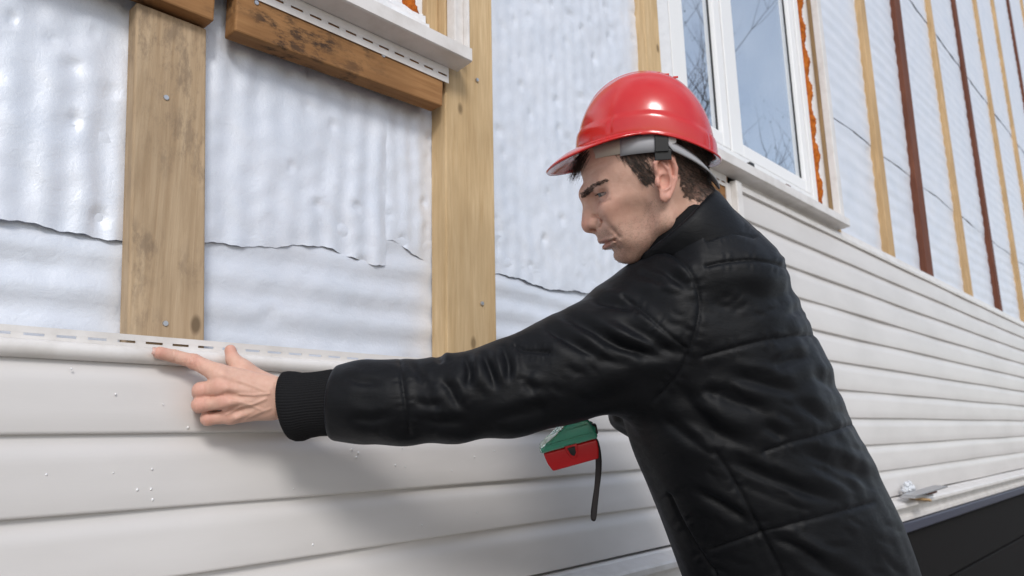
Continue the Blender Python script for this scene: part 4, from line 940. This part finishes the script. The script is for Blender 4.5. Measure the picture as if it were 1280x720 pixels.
# ------------------------------------------------------------------ trousers and boots (below the frame)
HIP = to_world(px(1012, 815, 1.27)); fwd = _n(np.array([-0.68, 0.73, 0])); lft = np.array([-fwd[1], fwd[0], 0])
hz = HIP[2]
def wd(f, l, z): return np.array([HIP[0], HIP[1], 0])+fwd*f+lft*l+np.array([0, 0, z])
def trouser_sdf(P):
    d = None
    for s, ff in ((1, 0.10), (-1, -0.14)):
        leg = chain(P, [(wd(0, 0.085*s, hz).astype(np.float32), .105), (wd(ff*0.5+0.03, 0.11*s, hz*0.56).astype(np.float32), .078), (wd(ff, 0.12*s, 0.11).astype(np.float32), .060)], .02)
        d = leg if d is None else smin(d, leg, .03)
    d = smin(d, cone(P, wd(0, -0.08, hz+0.04).astype(np.float32), wd(0, 0.08, hz+0.04).astype(np.float32), .115, .115), .05)
    d = smax(d, 0.075-P[:, 2], .01)
    return (d-0.004*np.sin(P[:, 2]*60+8*P[:, 0])*np.sin(P[:, 0]*31)).astype(np.float32)
tv, tq, tn = isosurface(trouser_sdf, (HIP[0]-0.42, HIP[1]-0.42, 0.02), (HIP[0]+0.42, HIP[1]+0.42, hz+0.22), 0.009)
plink('trousers', tv, tq, MAT['trouser'], world=True)
for s, ff in ((1, 0.10), (-1, -0.14)):
    def boot_sdf(P):
        d = cone(P, wd(ff-0.02, 0.12*s, 0.045).astype(np.float32), wd(ff+0.16, 0.125*s, 0.035).astype(np.float32), .048, .042)
        d = smin(d, cone(P, wd(ff-0.02, 0.12*s, 0.06).astype(np.float32), wd(ff, 0.12*s, 0.16).astype(np.float32), .048, .052), .03)
        d = smax(d, 0.003-P[:, 2], .004); return smax(d, P[:, 2]-0.17, .01).astype(np.float32)
    c = wd(ff+0.07, 0.12*s, 0)
    v, q, _ = isosurface(boot_sdf, (c[0]-0.24, c[1]-0.24, -0.01), (c[0]+0.24, c[1]+0.24, 0.22), 0.008)
    plink('boot', v, q, MAT['boot'], world=True)

# ------------------------------------------------------------------ hard hat
hat = empty('hard_hat', tuple(to_world(px(809, 182, 1.10)))); HC = np.array(hat.location)
tag(hat, 'glossy red hard hat with peak and grey inner straps on the man\'s head', 'hard hat')
HAR = R(2.0)
hf = np.array([-math.cos(HAR), math.sin(HAR), 0]); hu = np.array([-math.sin(HAR), -math.cos(HAR), 0]); hl = np.array([0, 0, -1.0])
hyw = R(5); hf, hl = hf*math.cos(hyw)-hl*math.sin(hyw), hl*math.cos(hyw)+hf*math.sin(hyw)
HCC = px(806.5, 182, 1.10).astype(float)
def hatp(f, l, u): return HCC+(hf*f+hl*l+hu*u)/1000.0
def hlink(name, v, q, m, parent=hat, thick=None, off=0.0):
    o = link(name, mesh_np(name, to_world(np.array(v))-HC, np.array(q)), m, parent, True)
    if thick: md = o.modifiers.new('solid', 'SOLIDIFY'); md.thickness = thick; md.offset = off
    return o
NTH = 240
def ringpt(th, k):                    # ground plan of the shell
    c, s = math.cos(th), math.sin(th); n_ = 2.25
    r = (abs(c/97.5)**n_+abs(s/88.5)**n_)**(-1/n_); return r*k*c, r*k*s
def rim_u(th):
    c = math.cos(th); return (-3.0-2.0*c if c > 0 else -3.0-25.0*(max(0, -c)**1.3))+4.0*math.exp(-(abs(math.sin(th))-1)**2/0.06)
def band_u(th): return rim_u(th)+24+3.5*math.sin(th)**2
hv = []; rows = []
dome = [math.sin(a) for a in np.linspace(0.0, math.pi/2, 46)][1:]
for ir, rho in enumerate(dome):
    row = []
    for it in range(NTH):
        th = 2*math.pi*it/NTH; H = 101.0
        ru = rim_u(th); uu = (1-rho**2.06)**(1/2.06); u = ru+(H-ru)*uu if uu > 0 else ru
        f, l = ringpt(th, rho*0.975)
        bb = band_u(th); k = 1/(1+math.exp(-(bb-u)/0.7)) if abs(bb-u) < 30 else (1.0 if u < bb else 0.0)
        f *= 1+0.028*k; l *= 1+0.028*k
        # ribs over the crown
        up = math.exp(-(l/15.0)**6)*min(1, max(0, (86-abs(f+4))/14)); u += 2.6*up*(1-k)
        sr = math.exp(-((abs(l)-40)/6.0)**4)*min(1, max(0, (58-abs(f+6))/18)); u += 1.5*sr*(1-k)
        if k > 0.5: 
            for th0 in (0.98, -0.98, 2.55, -2.55): 
                dd = abs((th-th0+math.pi) % (2*math.pi)-math.pi); e = 1-0.012*math.exp(-(dd/0.022)**2); f *= e; l *= e
        row.append(hatp(f, l, u))
    hv += row; rows.append(row)
for t in (0.25, 0.5, 0.75, 0.93, 1.0):
    for it in range(NTH):
        th = 2*math.pi*it/NTH; c = math.cos(th); ext = 4.0+41*max(0, (math.cos(th)-0.15)/0.85)**1.1*(1 if c > 0.15 else 0)+2.5*max(0, -c)**1.5
        f, l = ringpt(th, 1.003); n_ = np.array([f, l]); n_ /= np.linalg.norm(n_); fw = max(0, c)**1.0
        dirn = n_*(1-0.45*fw)+np.array([1, 0])*0.45*fw; dirn /= np.linalg.norm(dirn)
        dr_ = ext*t; dp = (0.25*dr_+0.012*dr_*dr_*0.72)*(1 if c > 0.15 else 1) if c > 0.15 else 0.5*dr_
        hv.append(hatp(f+dirn[0]*dr_, l+dirn[1]*dr_, rim_u(th)-1.0-dp-(0 if c <= 0.15 else 0)))
nr = len(dome)+5; hq = []
hv.append(hatp(0, 0, 101+2.6)); apex = len(hv)-1
for r in range(nr-1):
    for i in range(NTH): j = (i+1) % NTH; hq.append((r*NTH+i, r*NTH+j, (r+1)*NTH+j, (r+1)*NTH+i))
cap = []
for i in range(0, NTH, 2): hq.append((apex, (i+2) % NTH, (i+1) % NTH, i))
shell = hlink('shell', hv, hq, MAT['helmet'], hat, 0.0028, -1)
shell['label'] = 'glossy red helmet shell with moulded ribs and peak'
# vent slots along the crown
for k in range(4):
    for sgn in (1,):
        f0 = -6-k*12.5; u0 = 101*(1-(abs(f0)/102)**2.06)**(1/2.06)+1.8
        bm = bmesh.new(); bm_box(bm, (-3.4, -1.3, -1.2), (3.4, 1.3, 1.6), 0.5)
        c0 = hatp(f0, 24, u0-4.2)
        for v in bm.verts: v.co = Vector(to_world(c0+(hf*v.co.x+hl*v.co.y+hu*v.co.z)/1000.0)-HC)
        link('vent', bm_mesh('vent', bm), MAT['helmet'], shell)
# inner headband and harness
def band(name, pts, wdt, m, thick=0.0022, up=None, parent=hat):
    """flat band through pts (helmet mm); wdt mm measured along `up` vectors"""
    v = []; q = []; n_ = len(pts)
    for i, p in enumerate(pts):
        u = np.array(up[i] if up is not None else (0, 0, 1.0)); w_ = wdt[i] if hasattr(wdt, '__len__') else wdt
        for s in (-0.5, 0, 0.5): v.append(hatp(*(np.array(p)+u*w_*s)))
    for i in range(n_-1):
        for j in (0, 1): q.append((i*3+j, i*3+j+1, (i+1)*3+j+1, (i+1)*3+j))
    return hlink(name, v, q, m, parent, thick, 0)
def arc(t0, t1, n_, a, b, u0, u1, cf_=-4):
    return [(cf_+a*math.cos(t), b*math.sin(t), u0+(u1-u0)*k) for k, t in enumerate(np.linspace(t0, t1, n_)) for k in [k/(n_-1)]]
hb = band('headband', arc(R(-78), R(78), 50, 94, 85.5, -15, -13), 20, MAT['band_cream'])
for s in (1, -1):
    band('headband', arc(R(62*s), R(104*s), 16, 94.5, 86, -14, -12), 24, MAT['band'])
    band('strap_plate', [(8, 84.0*s, -8), (-4, 85*s, -9), (-20, 85*s, -9), (-33, 84*s, -9)], [8, 19, 20, 8], MAT['plate'], 0.003)
    bm = bmesh.new(); bm_box(bm, (-9.0, -2.2, -13), (9.0, 2.2, 9.5), 0.8); c0 = hatp(-13.5, 88*s, -12)
    for v in bm.verts: v.co = Vector(to_world(c0+(hf*v.co.x+hl*v.co.y+hu*v.co.z)/1000.0)-HC)
    link('clip', bm_mesh('clip', bm), MAT['blackp'], hat)
    bm = bmesh.new(); bm_box(bm, (-11, -1.6, -9), (11, 1.6, 5), 0.8); c0 = hatp(-15, 86*s, -27)
    for v in bm.verts: v.co = Vector(to_world(c0+(hf*v.co.x+hl*v.co.y+hu*v.co.z)/1000.0)-HC)
    link('clip', bm_mesh('clip', bm), MAT['blackp'], hat)
    # nape strap falling to the back of the neck
    pts = []; ups = []
    for t in np.linspace(0, 1, 16):
        ang = R(98+70*t); pts.append((-8+(86)*math.cos(ang), s*(86-6*t)*math.sin(ang)+s*2, -14-46*t)); ups.append((0.62, 0, 0.78))
    band('nape_strap', pts, list(np.linspace(26, 25, 16)), MAT['band'], 0.0022, ups)

# ------------------------------------------------------------------ tape measure
tm = empty('tape_measure', tuple(to_world(px(712, 560, 1.17)))); TC = np.array(tm.location)
tag(tm, 'green and red tape measure with black wrist strap below the man\'s sleeve', 'tape measure')
ta = R(15.5); tx = np.array([math.cos(ta), -math.sin(ta), 0]); tyv = np.array([-math.sin(ta), -math.cos(ta), 0]); tz = np.array([0, 0, -1.0])
TCC = px(712, 557, 1.17).astype(float)
def tpt(x, y, z): return TCC+(tx*x+tyv*y+tz*z)/1000.0
def tsolid(name, outline, z0, z1, m, bev=2.5, parent=tm):
    bm = bmesh.new(); a = [bm.verts.new((x, y, z1)) for x, y in outline]; b_ = [bm.verts.new((x, y, z0)) for x, y in outline]
    bm.faces.new(a); bm.faces.new(b_[::-1]); n_ = len(outline)
    for i in range(n_): bm.faces.new([a[i], b_[i], b_[(i+1) % n_], a[(i+1) % n_]])
    bmesh.ops.bevel(bm, geom=list(bm.edges), offset=bev, segments=3, affect='EDGES', profile=0.5)
    for v in bm.verts: v.co = Vector(to_world(tpt(*v.co))-TC)
    return link(name, bm_mesh(name, bm), m, parent, True)
lid = tsolid('case_top', [(-46, 3), (44, 3), (45, 10), (41, 20), (40, 30), (36, 36), (28, 38), (4, 38), (-3, 35), (-6, 28), (-12, 23), (-34, 17), (-42, 14), (-46, 9)], -22, 21, MAT['green'], 4.2)
tsolid('rib', [(-40, 11.5), (38, 12.5), (38, 15.5), (-36, 15)], 18, 22.6, MAT['green'], 1.0, lid)
tsolid('cap_rib', [(0, 27), (37, 27), (37, 29.5), (0, 29.5)], 18, 22.4, MAT['green'], 0.8, lid)
base_ = tsolid('case_base', [(-42, 2.2), (42, 2.2), (41, -12), (37, -27), (-35, -27), (-40, -14)], -20, 19, MAT['redp'], 2.6)
tsolid('latch', [(-9, 5), (11, 5), (10, -6), (7, -14), (2, -17), (-3, -14), (-7, -6)], 18, 22, MAT['redp'], 1.2, base_)
tsolid('button', [(-5, 2), (7, 2), (6, -8), (2, -12), (-2, -9)], 21, 24.5, MAT['blackp'], 1.2)
tsolid('strap_loop', [(36, 4), (47, 8), (48, 22), (40, 24)], -4, 10, MAT['blackp'], 1.5)
# wrist strap hanging down in a flat loop
pv = []; pq = []
cl_ = [(744, 546), (747, 562), (748, 580), (747, 600), (745, 620), (743, 638), (742, 652)]
for side in (0, 1):
    o0 = len(pv)
    for i, (x, y) in enumerate(cl_):
        z = 1.155+side*0.008*math.sin(math.pi*i/(len(cl_)-1)); off = (1.4*math.sin(i*0.9)) if side else 0
        for s in (-1, 1): pv.append(px(x+s*3.3+off, y+s*0.4, z))
    for i in range(len(cl_)-1): pq.append((o0+i*2, o0+i*2+1, o0+i*2+3, o0+i*2+2))
o = link('wrist_strap', mesh_np('wrist_strap', to_world(np.array(pv))-TC, np.array(pq)), MAT['strap'], tm)
md = o.modifiers.new('sub', 'SUBSURF'); md.levels = md.render_levels = 2; md = o.modifiers.new('solid', 'SOLIDIFY'); md.thickness = 0.0016

# ------------------------------------------------------------------ odds and ends on the ledge
LY = YB-0.036; LZ = 0.921
clip = empty('siding_clip', (3.60, LY-0.02, LZ)); tag(clip, 'folded metal siding clip lying on the white ledge', 'clip')
for (p, q, a) in (((-0.16, -0.03, 0.006), (0.15, 0.012, 0.012), 0.03), ((-0.13, -0.05, 0.022), (0.17, -0.006, 0.027), -0.05), ((-0.02, -0.045, -0.004), (0.10, 0.02, 0.002), 0.1)):
    o = box('strip', p, q, MAT['wood_far'] if a == 0.1 else MAT['steel'], clip, 0.001); o.rotation_euler = (0.05, a, a*2)
box('fold', (0.05, -0.035, 0.010), (0.15, 0.0, 0.023), MAT['wood_red'], clip, 0.002)
clip.scale = (1.15, 1.25, 1.3)
for i, (x, s, dz) in enumerate(((3.52, 0.014, 0.040), (3.57, 0.016, 0.043), (3.63, 0.015, 0.040), (3.55, 0.011, 0.060), (3.60, 0.011, 0.062))):
    bm = bmesh.new(); bmesh.ops.create_icosphere(bm, subdivisions=2, radius=s)
    rg = np.random.default_rng(90+i)
    for v in bm.verts: v.co *= 1+rg.uniform(-0.25, 0.2)
    o = link('ice_lump', bm_mesh('ice_lump', bm), MAT['ice']); o.location = (x, LY-0.005, LZ+dz)
    tag(o, 'small white ice lump on the metal clip lying on the ledge', 'ice lump', 'ice lumps on the ledge')

# ------------------------------------------------------------------ the yard across from the wall (seen in the panes)
def bare_tree(x, y, h, seed):
    rg = random.Random(seed); t = empty('tree', (x, y, 0)); bm = bmesh.new(); lf = bmesh.new()
    def limb(a, d, L, r, lev):
        n_ = 5; p = a.copy(); pts = [(p.copy(), r)]
        for i in range(n_):
            d = (d+Vector((rg.uniform(-.22, .22), rg.uniform(-.22, .22), rg.uniform(-.05, .2)))).normalized(); p = p+d*(L/n_); pts.append((p.copy(), r*(1-0.75*(i+1)/n_)))
            if lev < 3 and i > 0:
                for _ in range(2): limb(p, (d+Vector((rg.uniform(-1, 1), rg.uniform(-1, 1), rg.uniform(-.1, .6)))).normalized(), L*0.55, r*(1-0.75*(i+1)/n_)*0.7, lev+1)
            if lev >= 3 and i > 2:
                for _ in range(1):
                    c = p+Vector((rg.uniform(-.2, .2), rg.uniform(-.2, .2), rg.uniform(-.2, .2))); s = rg.uniform(.012, .03)
                    u = Vector((rg.uniform(-1, 1), rg.uniform(-1, 1), rg.uniform(-1, 1))).normalized(); w_ = u.orthogonal().normalized()
                    lf.faces.new([lf.verts.new(c+u*s), lf.verts.new(c+w_*s*.5), lf.verts.new(c-u*s), lf.verts.new(c-w_*s*.5)])
        rings = []
        for q, rr in pts:
            a1_ = d.orthogonal().normalized(); a2_ = d.cross(a1_); rings.append([bm.verts.new(q+(a1_*math.cos(k*1.2566)+a2_*math.sin(k*1.2566))*rr) for k in range(5)])
        for i in range(len(rings)-1):
            for k in range(5): bm.faces.new([rings[i][k], rings[i][(k+1) % 5], rings[i+1][(k+1) % 5], rings[i+1][k]])
    limb(Vector((0, 0, 0)), Vector((0, 0, 1)), h, h*0.022, 0)
    link('trunk', bm_mesh('trunk', bm), MAT['bark'], t); link('crown', bm_mesh('crown', lf), MAT['leaf'], t)
    return t
TREES = [(16, -9.5, 8.0, 1, 'tall thinly leaved tree across the yard, mirrored in the window'), (20, -15.0, 9.5, 2, 'leaning tall tree beyond the shed, mirrored in the window'), (12.5, -14.5, 6.0, 3, 'small bare tree standing beside the garden shed')]
for x, y, h, s, lb in TREES: tag(bare_tree(x, y, h, s), lb, 'tree', 'trees across the yard')
shed = empty('garden_shed', (17.0, -16.5, 0)); tag(shed, 'low garden shed with green roof across the yard', 'shed')
box('wall', (-4, -2, 0), (4, 2, 3.0), MAT['wood_far'], shed, 0.02)
MAT['roof'] = mat('green_roof', (0.10, 0.13, 0.05), 0.7)
prism('roof', [(-4.4, 2.95), (4.4, 2.95), (3.6, 5.2), (-3.6, 5.2)], -2.4, 2.4, MAT['roof'], shed, 0.03)
